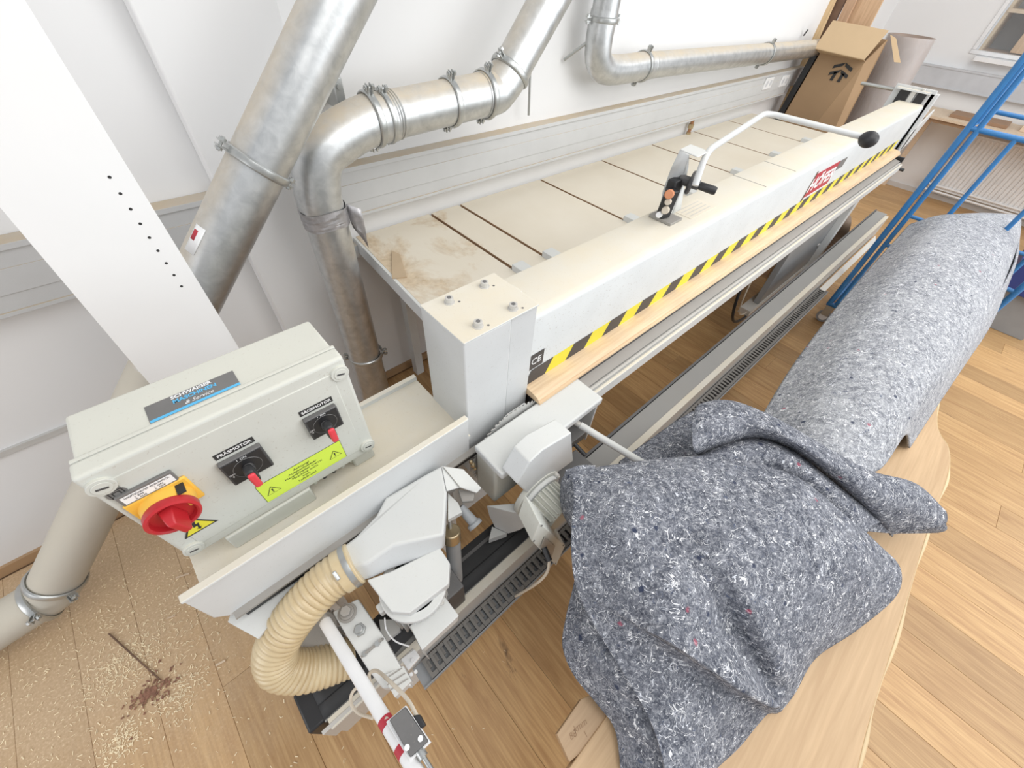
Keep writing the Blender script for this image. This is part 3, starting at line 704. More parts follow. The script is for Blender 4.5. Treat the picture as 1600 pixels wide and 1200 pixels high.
rot_switch(at(384, 722, y=yF), .036, 'FR\u00c4SMOTOR'); rot_switch(at(504, 656, y=yF), .033, 'S\u00c4GEMOTOR')
# main switch: yellow base, red cupped dial, pistol grip
c = at(262, 782, y=yF); 
ms = MB().box((c.x - .044, yF - .006, c.z - .030), (c.x + .044, yF, c.z + .040)).build('main_switch_plate', M['yellow'], cb, bevel=.003)
MB().cyl((c.x, yF, c.z), (c.x, yF - .026, c.z), .040, 40, r2=.037).build('yellow_collar', M['yellow'], ms)
R0 = .038; prof = [(R0, -.026), (R0 + .001, -.028), (R0 + .001, -.040), (R0 - .003, -.042), (R0 - .006, -.040), (R0 - .008, -.031), (.002, -.030)]
rg = [[Vector((c.x + r * math.cos(t_), yF + dy, c.z + r * math.sin(t_))) for t_ in [2 * math.pi * q / 44 for q in range(44)]] for r, dy in prof]
dial = MB().loft(rg, cap=True).build('red_dial', M['red'], ms, angle=30)
h0 = Vector((c.x - .004, yF - .03, c.z + .010)); h1 = Vector((c.x + .004, yF - .03, c.z - .014))
MB().loft([[Vector((c.x + a_, yF - .030, c.z + b_)) for a_, b_ in ((-.014, .018), (.008, .022), (.016, -.016), (-.006, -.020))],
           [Vector((c.x + a_, yF - .058, c.z + b_)) for a_, b_ in ((-.009, .012), (.004, .014), (.012, -.026), (-.001, -.028))],
           [Vector((c.x + a_, yF - .062, c.z + b_)) for a_, b_ in ((-.007, .008), (.003, .010), (.011, -.023), (.001, -.025))]]).build('grip', M['red'], dial, bevel=.002)
MB().box((c.x + .026, yF - .0335, c.z - .002), (c.x + .032, yF - .030, c.z + .008)).build('padlock_slot', M['yellow'], dial)
MB().box((c.x + .024, yF - .0268, c.z + .028), (c.x + .036, yF - .006, c.z + .031)).build('padlock_hole', M['ink'], ms)
pl = MB().box((c.x - .040, yF - .006, c.z + .040), (c.x + .036, yF, c.z + .066)).build('legend_frame', M['sticker_grey'], cb, bevel=.001)
MB().box((c.x - .036, yF - .0064, c.z + .043), (c.x + .033, yF - .0058, c.z + .061)).build('legend', M['white'], pl)
text('HAUPTSCHALTER  MAIN SWITCH', .0056, M['ink'], pl, (c.x - .0015, yF - .0067, c.z + .0568), (1, 0, 0), (0, 0, 1), ext=.0001, sx=.72)
text('I  EIN          I  ON\n0  AUS        0  OFF', .0052, M['ink'], pl, (c.x - .0015, yF - .0067, c.z + .0485), (1, 0, 0), (0, 0, 1), ext=.0001)
c2 = at(183, 771, y=yF)
rs = MB().cyl((c2.x, yF, c2.z), (c2.x, yF - .0006, c2.z), .013, 28).build('symbol_sticker', M['sticker_grey'], cb)
for h in (.0085, .0045):
    for p_, q_ in (((-1, -1), (1, -1)), ((1, -1), (1, 1)), ((1, 1), (-1, 1)), ((-1, 1), (-1, -1))):
        MB().bar((c2.x + p_[0] * h, yF - .0009, c2.z + p_[1] * h), (c2.x + q_[0] * h, yF - .0009, c2.z + q_[1] * h), .0004, .0014, up=(0, 0, 1)).build('symbol_line', M['ink'], rs)
def tri(cx_, cz_, w_, h_, y, parent, fill, name='warning_triangle', lwid=.1):
    o = MB().prism([(cx_ - w_, y, cz_ - h_), (cx_ + w_, y, cz_ - h_), (cx_, y, cz_ + h_)], (0, -.0003, 0)).build(name, M['ink'], parent)
    f = 1 - lwid * 2.2
    MB().prism([(cx_ - w_ * f, y - .0004, cz_ - h_ * (1 - lwid * 1.6)), (cx_ + w_ * f, y - .0004, cz_ - h_ * (1 - lwid * 1.6)), (cx_, y - .0004, cz_ + h_ * (1 - lwid * 2.8))], (0, -.0003, 0)).build('triangle_field', fill, o)
    return o
c3 = at(305, 819, y=yF)
tr_ = tri(c3.x, c3.z, .029, .0255, yF, cb, M['sign_yellow'], 'warning_sign', .09)
zb = [(-.004, .014), (.003, .014), (.0005, .003), (.0055, .004), (.0022, -.010), (.0045, -.009), (.001, -.017), (-.004, -.011), (-.0015, -.0115), (.0005, -.0025), (-.0055, -.0035)]
MB().prism([(c3.x + a_, yF - .0008, c3.z + b_ - .003) for a_, b_ in zb], (0, -.0004, 0)).build('bolt_symbol', M['ink'], tr_, smooth=False)
A_, B_, D_ = at(398, 762, y=yF), at(529, 685, y=yF), at(541, 713, y=yF)
yx0, yx1, yz1, yz0 = A_.x, B_.x, A_.z, D_.z
yl = rect(yx0, yz0, yx1, yz1, yF, .0005, 'warning_label', M['ink'], cb); rect(yx0 + .0008, yz0 + .0008, yx1 - .0008, yz1 - .0008, yF - .0005, .0004, 'label_field', M['lime'], yl)
xm, zm = (yx0 + yx1) / 2, (yz0 + yz1) / 2; hh = (yz1 - yz0)
for s_ in (-1, 1):
    q = xm + s_ * (yx1 - yx0) * .38
    t_ = tri(q, zm, .0145, .0125, yF - .001, yl, M['lime'], lwid=.07); MB().bar((q, yF - .0019, zm + .004), (q, yF - .0019, zm - .004), .0006, .0026, up=(1, 0, 0)).bar((q, yF - .0019, zm - .0062), (q, yF - .0019, zm - .0085), .0006, .0024, up=(1, 0, 0)).build('mark', M['ink'], t_)
text('Achtung!\nAusgeschalteter\nHauptschalter trennt\nMaschine nicht\nvom\nLuftdruck!', .0088, M['ink'], yl, (xm, yF - .0012, zm), (1, 0, 0), (0, 0, 1), ext=.0001, sx=1.08)
# dealer sticker on the top face
zt_ = bz1 - .0035; A_, B_, D_ = at(225, 637, z=zt_), at(365, 582, z=zt_), at(236, 662, z=zt_)
sx0, sx1, sy1, sy0 = A_.x, B_.x, A_.y, D_.y
dl = MB().box((sx0, sy0, zt_), (sx1, sy1, zt_ + .0005)).build('dealer_sticker', M['sticker_grey'], cb)
MB().box((sx0 + .001, sy0, zt_ + .0005), (sx1, sy0 + .006, zt_ + .0008)).build('blue_line', M['sky_blue'], dl)
sm = (sx0 + sx1) / 2
text('SCHWAIGER', .0108, M['white'], dl, (sm, sy1 - .0060, zt_ + .0008), (1, 0, 0), (0, 1, 0), ext=.0001, sx=1.0, off=.0004)
text('MASCHINEN', .0118, M['sky_blue'], dl, (sm + .003, sy1 - .0175, zt_ + .0008), (1, 0, 0), (0, 1, 0), ext=.0001, off=.0004)
text('& Service', .0115, M['white'], dl, (sm + .006, sy1 - .0305, zt_ + .0008), (1, 0, 0), (0, 1, 0), ext=.0001, shear=.35)
# brackets and cable glands underneath
MB().box((-.20, .60, .93), (-.02, .66, .984)).build('bracket', M['box'], cb, bevel=.004); MB().box((.09, .62, .93), (.145, .67, .984)).build('bracket', M['box'], cb, bevel=.004)
for k in range(6):
    x = -.005 + k * .0235
    MB().cyl((x, .635, .985), (x, .635, .958), .0085, 6).cyl((x, .635, .962), (x, .635, .945), .006, 16).build('cable_gland', M['box'] if k in (0, 3, 4, 5) else M['darkgrey'], cb, bevel=.0008)

# ------------------------------------------------------------------ saw head
sh = empty('saw_head', (.55, .40, .55), 'white circular saw head with toothed blade and motor beside the machine post', 'saw')
gz = .93
MB().box((.362, .362, gz - .028), (.775, .480, gz)).build('guard_cover', M['paint_clean'], sh, bevel=.006, seg=3)
MB().box((.765, .37, .70), (.772, .478, gz - .026)).build('guard_end', M['paint_clean'], sh, bevel=.002)
MB().box((.365, .39, .72), (.50, .475, gz - .027)).build('guard_body', M['box'], sh, bevel=.008, seg=3)
MB().box((.50, .43, .74), (.76, .475, gz - .027)).build('guard_back', M['paint_clean'], sh, bevel=.002)
bc = Vector((.515, .492, .80)); br = .158; bm_ = MB(); ring0 = []
nT = 60
for k in range(nT):
    a0 = 2 * math.pi * k / nT
    for da, rr in ((0, br - .008), (.25, br), (.55, br - .001), (.62, br - .009)):
        ang = a0 + da * 2 * math.pi / nT; ring0.append((math.cos(ang) * rr, math.sin(ang) * rr))
bm_.prism([(bc.x + a_, .486, bc.z + b_) for a_, b_ in ring0], (0, .0026, 0)).build('saw_blade', M['alu'], sh, smooth=False)
MB().prism([at(772, 690, y=.497), at(776, 668, y=.497), at(793, 648, y=.497), at(820, 630, y=.497), at(826, 636, y=.497), at(805, 655, y=.497), at(797, 690, y=.497), at(800, 720, y=.497), at(772, 722, y=.497)], (0, .003, 0)).build('blade_guard_plate', M['paint_clean'], sh, bevel=.001)
g_ = [(848, 703), (893, 676), (896, 720), (825, 772), (808, 756), (828, 722)]
MB().prism([at(*p, y=.315) for p in g_], (0, .06, 0)).build('motor_bracket', M['paint_clean'], sh, bevel=.004, seg=3)
MB().cyl(at(868, 689, z=gz + .0002), at(868, 689, z=gz + .0002) + Vector((0, 0, .0008)), .006, 14).build('cover_hole', M['black'], sh)
mc = Vector(at(846, 776, y=.30))
MB().cyl((mc.x, .33, mc.z), (mc.x, .312, mc.z), .085, 40).build('motor_flange', M['box'], sh, bevel=.003)
MB().cyl((mc.x, .312, mc.z), (mc.x, .298, mc.z), .072, 40).build('motor_shield', M['paint_clean'], sh, bevel=.003)
def finned(c, ax, L, r, n, parent, mat, name='motor_body', fin='cooling_fin'):
    c = Vector(c); ax = Vector(ax).normalized(); u = ax.orthogonal().normalized(); v = ax.cross(u)
    b = MB().cyl(c, c + ax * L, r * .86, 32).build(name, mat, parent, bevel=.002)
    for k in range(n):
        a_ = 2 * math.pi * k / n; d = u * math.cos(a_) + v * math.sin(a_)
        MB().bar(c + d * r * .92 + ax * .004, c + d * r * .92 + ax * (L - .004), .003, r * .2, up=d).build(fin, mat, b)
finned((mc.x, .300, mc.z), (0, -1, 0), .085, .062, 26, sh, M['box'])
for ang in (35, 145, 215, 325):
    q = Vector((mc.x + .076 * math.cos(math.radians(ang)), .312, mc.z + .076 * math.sin(math.radians(ang))))
    MB().cyl(q, q + Vector((0, -.012, 0)), .0085, 12).cyl(q + Vector((0, -.011, 0)), q + Vector((0, -.016, 0)), .006, 6).build('flange_bolt', M['alu'], sh)
tq = [(843, 817), (883, 853), (869, 884), (831, 846)]
yq = .185
tb = MB().prism([at(*p, y=yq) for p in tq], (.012, .06, .02)).build('terminal_box', M['box'], sh, bevel=.002)
MB().prism([at(*p, y=yq - .0005) for p in ((850, 838), (866, 852), (861, 869), (844, 853))], (0, -.004, 0)).build('gland_plate', M['alu_dark'], tb, bevel=.001)
q = at(850, 856, y=yq - .003); MB().cyl(q, q + Vector((-.008, -.03, -.012)), .008, 16).build('cable_gland', M['black'], tb)
MB().tube(path([q + Vector((-.008, -.03, -.012)), q + Vector((-.02, -.04, -.06)), q + Vector((-.04, -.03, -.14)), (q.x - .05, .2, .43)], 14), .004, 8).build('motor_cable', M['cream'], tb)
for p in ((846, 821), (880, 852), (868, 880), (834, 845)): q = at(*p, y=yq - .0006); MB().cyl(q, q + Vector((0, -.002, 0)), .0025, 10).build('screw', M['darkgrey'], tb)
MB().prism([at(*p, y=.285) for p in ((862, 812), (890, 838), (884, 846), (856, 820))], (0, .02, .0)).build('rating_plate', M['alu_dark'], sh)
hA_, hB_ = at(906, 664, z=.86), at(1005, 724, z=.80)
MB().tube([hA_, hA_ + (hB_ - hA_) * 1.05], .0115, 18).build('push_handle', M['paint_clean'], sh)
MB().cyl(hA_ - (hB_ - hA_).normalized() * .03, hA_ + (hB_ - hA_).normalized() * .012, .0095, 14).build('handle_joint', M['alu'], sh)
MB().cyl(at(898, 694, z=.80), at(915, 712, z=.79), .007, 12).build('release_lever', M['black'], sh, bevel=.001)
MB().box((.50, .37, .72), (.76, .44, .76)).build('slide_block', M['darkgrey'], sh, bevel=.003)
MB().box((.53, .27, .56), (.70, .36, .72)).build('carriage', M['darkgrey'], sh, bevel=.004)
zc = .72
MB().loft([[at(773, 824, z=.60), at(794, 834, z=.60), at(812, 828, z=.61), at(788, 815, z=.62)], [at(764, 806, z=.68), at(792, 812, z=.68), at(830, 818, z=.68), at(800, 798, z=.69)], [at(760, 790, z=.74), at(790, 798, z=.74), at(836, 808, z=.74), at(806, 786, z=.75)]]).build('chip_chute', M['paint_clean'], sh, bevel=.002)
MB().prism([at(769, 823, z=.60), at(792, 833, z=.60), at(764, 843, z=.60)], (0, 0, -.03)).build('chute_lip', M['paint_clean'], sh)
for i in range(3): q = at(736 + 3 * i, 722 + 5 * i, y=.47); MB().sphere(q, .006 + .002 * (i % 2), 8).build('brass_nut', M['brass'], sh)

# ------------------------------------------------------------------ milling head
mh = empty('milling_head', (.06, .33, .55), 'white milling head with a faceted hood and a finned motor, below the switch box', 'milling machine')
P_ = lambda u, v, z: at(u, v, z=z)
hp = [(603, 778, .925), (664, 742, .93), (690, 728, .935), (698, 768, .935), (694, 836, .93), (650, 845, .93), (616, 852, .925), (575, 880, .905), (543, 888, .895), (522, 864, .885), (557, 838, .90), (588, 806, .915)]
topv = [P_(*p) for p in hp]
low_ = [(604, 780, .87), (664, 748, .88), (690, 734, .88), (700, 782, .86), (695, 856, .855), (652, 876, .85), (611, 890, .85), (582, 904, .85), (560, 911, .85), (523, 872, .86), (558, 844, .86), (590, 810, .87)]
lowv = [P_(*p) for p in low_]
mb = MB(); mb.loft([lowv, topv]); mb.build('hood', M['paint_clean'], mh, bevel=.006, seg=3, angle=28)
fl_ = [P_(690, 728, .935), P_(724, 733, .925), P_(752, 762, .905), P_(745, 770, .90), P_(719, 761, .925), P_(698, 767, .935)]
mb = MB(); mb.prism(fl_, (0, 0, -.004)); mb.build('hood_flap', M['paint_clean'], mh, bevel=.001)
MB().bar(P_(692, 729, .937), P_(719, 762, .929), .0015, .003).build('hood_seam', M['alu_dark'], mh)
cp = [(573, 906), (610, 893), (687, 855), (703, 880), (701, 912), (640, 958), (612, 956)]
MB().prism([P_(*p, .862) for p in cp], (0, 0, -.032)).build('motor_cover', M['paint_clean'], mh, bevel=.003, seg=3)
q = P_(640, 912, .84)
finned((q.x + .005, q.y - .005, .835), (0, 0, -1), .15, .072, 28, mh, M['paint_clean'])
q2 = (q.x + .005, q.y - .005)
MB().cyl((q2[0], q2[1], .835), (q2[0], q2[1], .818), .078, 40).build('motor_flange', M['paint_clean'], mh, bevel=.003)
tz_ = .79
tb2 = MB().prism([P_(642, 980, tz_), P_(693, 934, tz_), P_(716, 962, tz_), P_(659, 1015, tz_)], (0, 0, -.045)).build('terminal_box', M['paint_clean'], mh, bevel=.004)
MB().prism([P_(640, 978, tz_ + .004), P_(694, 931, tz_ + .004), P_(717, 962, tz_ + .004), P_(659, 1016, tz_ + .004)], (0, 0, -.005)).build('box_lid', M['paint_clean'], tb2, bevel=.002)
MB().prism([P_(640, 978, tz_), P_(659, 1017, tz_), P_(670, 1028, tz_ - .02), P_(645, 985, tz_ - .02)], (0, 0, -.035)).build('side_plate', M['alu'], tb2)
for p in ((672, 958), (690, 942)): qq = P_(*p, .815); MB().cyl(qq, qq + Vector((0, 0, .008)), .007, 6).build('bolt', M['alu'], mh)
qq = P_(600, 951, .80); MB().box((qq.x - .012, qq.y - .01, .79), (qq.x + .012, qq.y + .012, .82)).build('motor_lug', M['paint_clean'], mh, bevel=.003)
# wire loop along the motor
MB().tube(path([P_(601, 965, .78), P_(604, 985, .76), P_(618, 1002, .75), P_(640, 1010, .75)], 14), .0018, 8).build('ground_wire', M['white_plastic'], mh)
# pneumatic cylinder and its black knob
MB().cyl(P_(707, 836, .80), P_(712, 905, .62), .020, 24).build('air_cylinder', M['panel_grey'], mh, bevel=.002)
MB().cyl(P_(705, 829, .825), P_(706, 843, .79), .024, 24).build('brass_collar', M['brass'], mh, bevel=.003)
MB().cyl(P_(702, 800, .86), P_(704, 832, .81), .0055, 14).build('piston_rod', M['clamp'], mh)
MB().prism([P_(700, 770, .885), P_(716, 786, .885), P_(722, 800, .885), P_(700, 812, .885)], (0, 0, -.018)).build('rod_bracket', M['paint_clean'], mh, bevel=.001)
MB().prism([P_(715, 764, .89), P_(742, 768, .89), P_(740, 782, .885), P_(722, 784, .885)], (0, 0, -.012)).build('hinge', M['alu_dark'], mh, bevel=.002)
MB().tube([P_(719, 792, .865), P_(731, 806, .85), P_(739, 815, .842), P_(740, 817, .840), P_(744, 822, .836)], [.011, .013, .0135, .020, .020], 20).build('index_knob', M['panel_grey'], mh, bevel=.001)
MB().tube(path([P_(716, 850, .76), P_(718, 880, .70), P_(708, 905, .66), P_(702, 925, .62)], 12), .002, 8).build('air_line', M['cream'], mh)
# supporting arm
al = [(519, 956, .79), (538, 988, .77), (562, 1026, .745), (576, 1048, .73), (598, 1076, .71)]; ar = [(559, 935, .79), (601, 997, .765), (622, 1035, .745), (633, 1054, .73), (643, 1072, .72)]
A1 = [P_(*p) for p in al]; A2 = [P_(*p) for p in ar]
mb = MB(); mb.loft([[a_, b_, b_ - Vector((0, 0, .04)), a_ - Vector((0, 0, .04))] for a_, b_ in zip(A1, A2)]); arm = mb.build('support_arm', M['paint_clean'], mh, bevel=.003)
q = P_(543, 958, .795); b = MB().cyl(q, q + Vector((0, 0, .004)), .021, 28).cyl(q + Vector((0, 0, .004)), q + Vector((0, 0, .010)), .016, 24).cyl(q + Vector((0, 0, .010)), q + Vector((0, 0, .022)), .012, 6).build('pivot_bolt', M['alu_dark'], mh, bevel=.001)
q = P_(563, 985, .785); MB().cyl(q, q + Vector((0, 0, .012)), .014, 6).cyl(q + Vector((0, 0, .012)), q + Vector((0, 0, .02)), .009, 16).build('lock_nut', M['clamp'], mh, bevel=.001)
MB().bar(P_(566, 1026, .749), P_(598, 998, .772), .004, .01).build('clamp_joint', M['alu_dark'], mh)
for p in ((570, 1022, .752), (590, 1006, .767)): q = P_(*p); MB().cyl(q, q + Vector((0, 0, .006)), .006, 12).build('screw', M['clamp'], mh)
mb = MB().prism([P_(598, 1056, .735), P_(630, 1040, .735), P_(643, 1064, .735), P_(617, 1090, .735)], (0, 0, -.04)); mb.build('grooved_block', M['paint_clean'], mh, bevel=.001)
for k in range(3): MB().bar(P_(600 + 5 * k, 1062 + 8 * k, .737), P_(628 + 5 * k, 1044 + 8 * k, .737), .002, .002).build('groove', M['alu_dark'], mh)
MB().prism([P_(626, 1030, .70), P_(648, 1014, .70), P_(656, 1026, .70), P_(638, 1048, .70)], (0, 0, -.012)).build('chain_bracket', M['white_plastic'], mh, bevel=.001)
for p in ((643, 1054), (650, 1050), (645, 1032)): q = P_(*p, .70); MB().cyl(q, q + Vector((0, 0, .005)), .004, 12).build('screw', M['white_plastic'], mh)
MB().box((.0, .27, .557), (.16, .42, .70)).build('carriage', M['darkgrey'], mh, bevel=.004)
MB().prism([P_(592, 968, .62), P_(625, 968, .62), P_(625, 985, .62), P_(598, 1005, .62)], (0, 0, -.02)).build('guide_plate', M['paint_clean'], mh)
finned(P_(498, 985, .66), (0, 0, -1), .09, .052, 20, mh, M['alu'], 'second_motor')
# white push bar with valve block
ha, hb = P_(508, 972, .80), P_(668, 1235, .93)
pb_ = MB().tube([ha, hb], .0128, 24).build('push_bar', M['white_plastic'], mh)
MB().cyl(ha - (hb - ha).normalized() * .02, ha + (hb - ha).normalized() * .004, .010, 16).build('bar_plug', M['alu'], pb_)
for u in (.66, .80): q = ha + (hb - ha) * u; dd_ = (hb - ha).normalized(); MB().cyl(q, q + dd_ * .016, .0135, 24).build('red_band', M['sticker_red'], pb_)
vz = .93
vb = MB().prism([P_(603, 1128, vz), P_(634, 1102, vz), P_(673, 1160, vz), P_(641, 1190, vz)], (0, 0, -.016)).build('valve_base', M['white_plastic'], mh, bevel=.001)
MB().prism([P_(608, 1125, vz + .014), P_(633, 1104, vz + .014), P_(669, 1158, vz + .014), P_(641, 1184, vz + .014)], (0, 0, -.014)).build('valve_body', M['darkgrey'], vb, bevel=.002)
for p in ((636, 1168), (657, 1154)): q = P_(*p, vz + .0145); MB().cyl(q, q + Vector((0, 0, .001)), .0045, 14).build('valve_screw', M['white_plastic'], vb)
MB().prism([P_(645, 1118, vz), P_(656, 1116, vz), P_(665, 1133, vz), P_(656, 1140, vz)], (0, 0, -.02)).build('connector', M['black'], vb, bevel=.002)
q0, q1 = P_(655, 1172, vz - .004), P_(680, 1212, vz); MB().tube([q0, q0 + (q1 - q0) * .3, q0 + (q1 - q0) * .32, q1], [.008, .008, .004, .004], 14).build('plunger', M['clamp'], vb)
MB().tube(path([P_(652, 1120, .925), P_(636, 1092, .91), P_(606, 1062, .86), P_(588, 1048, .80), P_(577, 1054, .78), P_(582, 1075, .80), P_(600, 1108, .86), P_(604, 1124, .90)], 40), .0036, 10).build('air_hose', M['cream'], vb)
MB().tube(path([P_(571, 1066, .80), P_(552, 1080, .79), P_(548, 1098, .79), P_(560, 1114, .80), P_(582, 1122, .84)], 30), .0032, 10).build('air_hose', M['cream'], vb)

# ------------------------------------------------------------------ suction hose
def hose(pts, r, pitch, depth, name, mat, parent, n=28):
    fine = path(pts, 400); L = sum((fine[i + 1] - fine[i]).length for i in range(len(fine) - 1)); nr = int(L / pitch) * 6
    P = path(pts, nr); P = []
    acc = [0]
    for i in range(len(fine) - 1): acc.append(acc[-1] + (fine[i + 1] - fine[i]).length)
    rr = []
    for k in range(nr):
        t_ = L * k / (nr - 1); i = int(np.searchsorted(acc, t_)); i = min(max(i, 1), len(fine) - 1)
        f = (t_ - acc[i - 1]) / (acc[i] - acc[i - 1]); P.append(fine[i - 1].lerp(fine[i], f))
        rr.append(r * (1 - depth + depth * abs(math.cos(math.pi * t_ / pitch)) ** .6))
    return MB().tube(P, rr, n).build(name, mat, parent, angle=60)
n0 = P_(541, 889, .872)
sh_ = empty('suction_hose', P_(470, 1000, .72), 'beige ribbed suction hose looping down from the milling head', 'hose')
hpts = [P_(548, 884, .868), P_(515, 906, .862), P_(482, 938, .845), P_(452, 975, .81), P_(432, 1012, .765), P_(436, 1040, .715), P_(466, 1048, .675), P_(502, 1042, .645), P_(548, 1026, .615)]
hose(hpts, .0475, .0125, .10, 'ribbed_tube', M['hose'], sh_)
hd_ = (hpts[0] - hpts[1]).normalized()
cf = MB().cyl(hpts[0] - hd_ * .028, hpts[0] + hd_ * .012, .050, 36).build('hose_cuff', M['hose'], sh_, bevel=.002)
MB().ring(hpts[0] + hd_ * .000, hd_, .0505, .0012, 36, 6, wide=6).build('steel_band', M['clamp'], sh_)
q = P_(524, 905, .92); MB().bar(P_(521, 893, .925), P_(530, 906, .915), .008, .008).build('band_screw', M['clamp'], sh_, bevel=.002)
# far hose under the machine
fh = empty('suction_hose', (3.75, .5, .35), 'dark brown ribbed hose under the far end of the machine', 'hose')
hose([(3.70, .56, .50), (3.82, .53, .56), (3.98, .49, .55), (4.08, .46, .44), (4.10, .44, .30), (4.10, .44, .06)], .065, .022, .10, 'ribbed_tube', M['hose_dark'], fh)
hq = at(1335, 395, z=.10)
MB().box((3.80, .52, 0), (4.25, .70, .22)).build('hose_box', M['cardboard'], fh)
cbl = empty('cable_loop', (2.4, .49, .35), 'black cable hanging in a loop under the machine rails', 'cable')
MB().tube(path([(2.30, .50, .84), (2.24, .49, .62), (2.30, .46, .42), (2.55, .46, .30), (2.75, .47, .31)], 30), .008, 10).build('cable', M['black'], cbl)
MB().tube(path([(2.38, .50, .84), (2.36, .49, .62), (2.40, .47, .42), (2.60, .47, .32), (2.75, .475, .325)], 30), .004, 8).build('cable', M['cream'], cbl)

# ------------------------------------------------------------------ lever bracket on the beam
lb = empty('lever_bracket', (1.36, .66, 1.222), 'white bracket with rusty push buttons, black crank and long white handle on the beam', 'control lever')
bx0 = Vector((1.335, .655, 1.222)); zb = 1.44
T1 = at(1062, 235, z=zb); T2 = at(1090, 247, z=zb); T3 = at(1108, 238, z=zb); T4 = at(1078, 227, z=zb)
MB().prism([T1, T2, T3, T4], (0, 0, .004)).build('top_plate', M['paint_clean'], lb, bevel=.002)
bq = [at(1027, 350, z=1.20), at(1036, 298, z=1.30), at(1049, 262, z=1.385), T1]
bw = Vector((0, -.065, 0)); 
def ramp3(P, off): return [[p, p + off] for p in P]
b2 = [at(1046, 345, z=1.20), at(1060, 300, z=1.30), at(1070, 262, z=1.385), at(1077, 242, z=zb)]
MB().grid([[a_, b_] for a_, b_ in zip(bq, b2)]).build('back_plate', M['paint_clean'], lb, solid=.004)
b3 = [at(1062, 335, z=1.20), at(1068, 295, z=1.30), at(1075, 262, z=1.385), at(1077, 242, z=zb)]
MB().grid([[a_, b_] for a_, b_ in zip(b2, b3)]).build('side_plate', M['paint'], lb, solid=.004)
c0, c1 = at(1035, 338, z=1.235), at(1052, 296, z=1.33)
MB().bar(c0, c1, .042, .03, up=(-.3, -1, .3)).build('switch_block', M['black'], lb, bevel=.004)
for (u, v, z, mt, r) in ((1047, 303, 1.335, 'orange', .014), (1045, 315, 1.31, 'cream', .010), (1041, 328, 1.28, 'cream', .012), (1031, 335, 1.26, 'white_plastic', .010)):
    q = at(u, v, z=z); w_ = (Vector((0, 0, CH)) - q).normalized(); MB().cyl(q, q + (w_ + Vector((-.4, 0, 0))).normalized() * .024, r, 18).build('push_button', M[mt], lb, bevel=.002)
MB().box(tuple(at(1056, 290, z=1.33) - Vector((.03, .012, .02))), tuple(at(1056, 290, z=1.33) + Vector((.025, .02, .022)))).build('crank_block', M['black'], lb, bevel=.004)
k0_, k1_ = at(1070, 282, z=1.345), at(1119, 299, z=1.335); kd = (k1_ - k0_).normalized()
MB().ring(k0_ + kd * .022, kd, .030, .008, 28, 8).cyl(k0_ + kd * .016, k0_ + kd * .028, .028, 24).build('hand_wheel', M['darkgrey'], lb)
MB().cyl(k0_ + kd * -.02, k0_ + kd * .05, .016, 18).build('hub', M['darkgrey'], lb, bevel=.002)
MB().tube([k0_ + kd * .04, k0_ + kd * .05, k1_ - kd * .008, k1_], [.008, .0125, .0135, .011], 20).build('black_grip', M['black'], lb, bevel=.001)
bp = [at(1086, 290, z=1.36), at(1098, 250, z=zb - .01), at(1104, 237, z=zb + .005), at(1130, 220, z=1.45), at(1186, 179, z=1.45), at(1200, 176, z=1.45), at(1216, 179, z=1.45), at(1352, 215, z=1.43)]
def roundpath(P, r=.03, n=6):
    out = [P[0]]
    for i in range(1, len(P) - 1):
        a_, b_, c_ = P[i - 1], P[i], P[i + 1]; l1 = min(r, (a_ - b_).length / 2); l2 = min(r, (c_ - b_).length / 2)
        s_ = b_ + (a_ - b_).normalized() * l1; e_ = b_ + (c_ - b_).normalized() * l2
        for k in range(n + 1):
            t_ = k / n; out.append(s_ * (1 - t_) ** 2 + b_ * 2 * t_ * (1 - t_) + e_ * t_ * t_)
    return out + [P[-1]]
MB().tube(roundpath([bp[0], bp[2], at(1197, 176, z=1.455), bp[7]], .05), .0105, 18).build('long_handle', M['paint_clean'], lb)
MB().sphere(at(1357, 218, z=1.43), .028, 24, (1, 1.15, 1)).build('ball_knob', M['black'], lb)
MB().box((1.325, .60, 1.2225), (1.40, .69, 1.232)).build('foot_plate', M['alu_dark'], lb, bevel=.001)
# offcut scraps on the left table board
q = at(622, 412, z=TZ); t = empty('wood_scrap', (q.x, q.y, TZ), 'small flat brown wood scrap lying in sawdust on the first table board', 'scrap')
MB().prism([at(612, 393, z=TZ + .0006), at(625, 399, z=TZ + .0006), at(636, 434, z=TZ + .0006), at(613, 436, z=TZ + .0006)], (0, 0, .006)).build('scrap', plain('scrap_brown', (.50, .38, .25), .8), t, bevel=.0005)

# ------------------------------------------------------------------ carton, boards and roll at the far end
XC = 5.0
cc = empty('cardboard_carton', (XC + .2, 1.3, .0), 'tall open brown cardboard carton leaning at the end of the work table', 'carton')
fA, fB, fC_, fD = at(1282, 80, x=XC), at(1352, 95, x=XC), at(1268, 200, x=XC), at(1225, 178, x=XC)
def ext(a_, b_, z): return a_ + (b_ - a_) * ((z - a_.z) / (b_.z - a_.z))
FA, FB = ext(fD, fA, 1.36), ext(fC_, fB, 1.36)
GA, GB = ext(fA, fD, 0.0), ext(fB, fC_, 0.0)
sidev = Vector((.23, .02, .0)); ST = at(1386, 62, x=XC + .2); SB_ = ext(ST, at(1315, 200, x=XC + .2), 0.0); RT, RB = FA + (ST - FB), GA + (SB_ - GB); th = .006
front = MB().prism([FA, FB, GB, GA], (th, 0, 0)).build('front_wall', M['cardboard'], cc)
MB().prism([FB, ST, SB_, GB], (0, -th, 0)).build('side_wall', M['cardboard'], cc)
MB().prism([FA, RT, RB, GA], (0, -th, 0)).build('side_wall', M['cardboard'], cc)
MB().prism([RT, ST, SB_, RB], (-th, 0, 0)).build('rear_wall', M['cardboard'], cc)
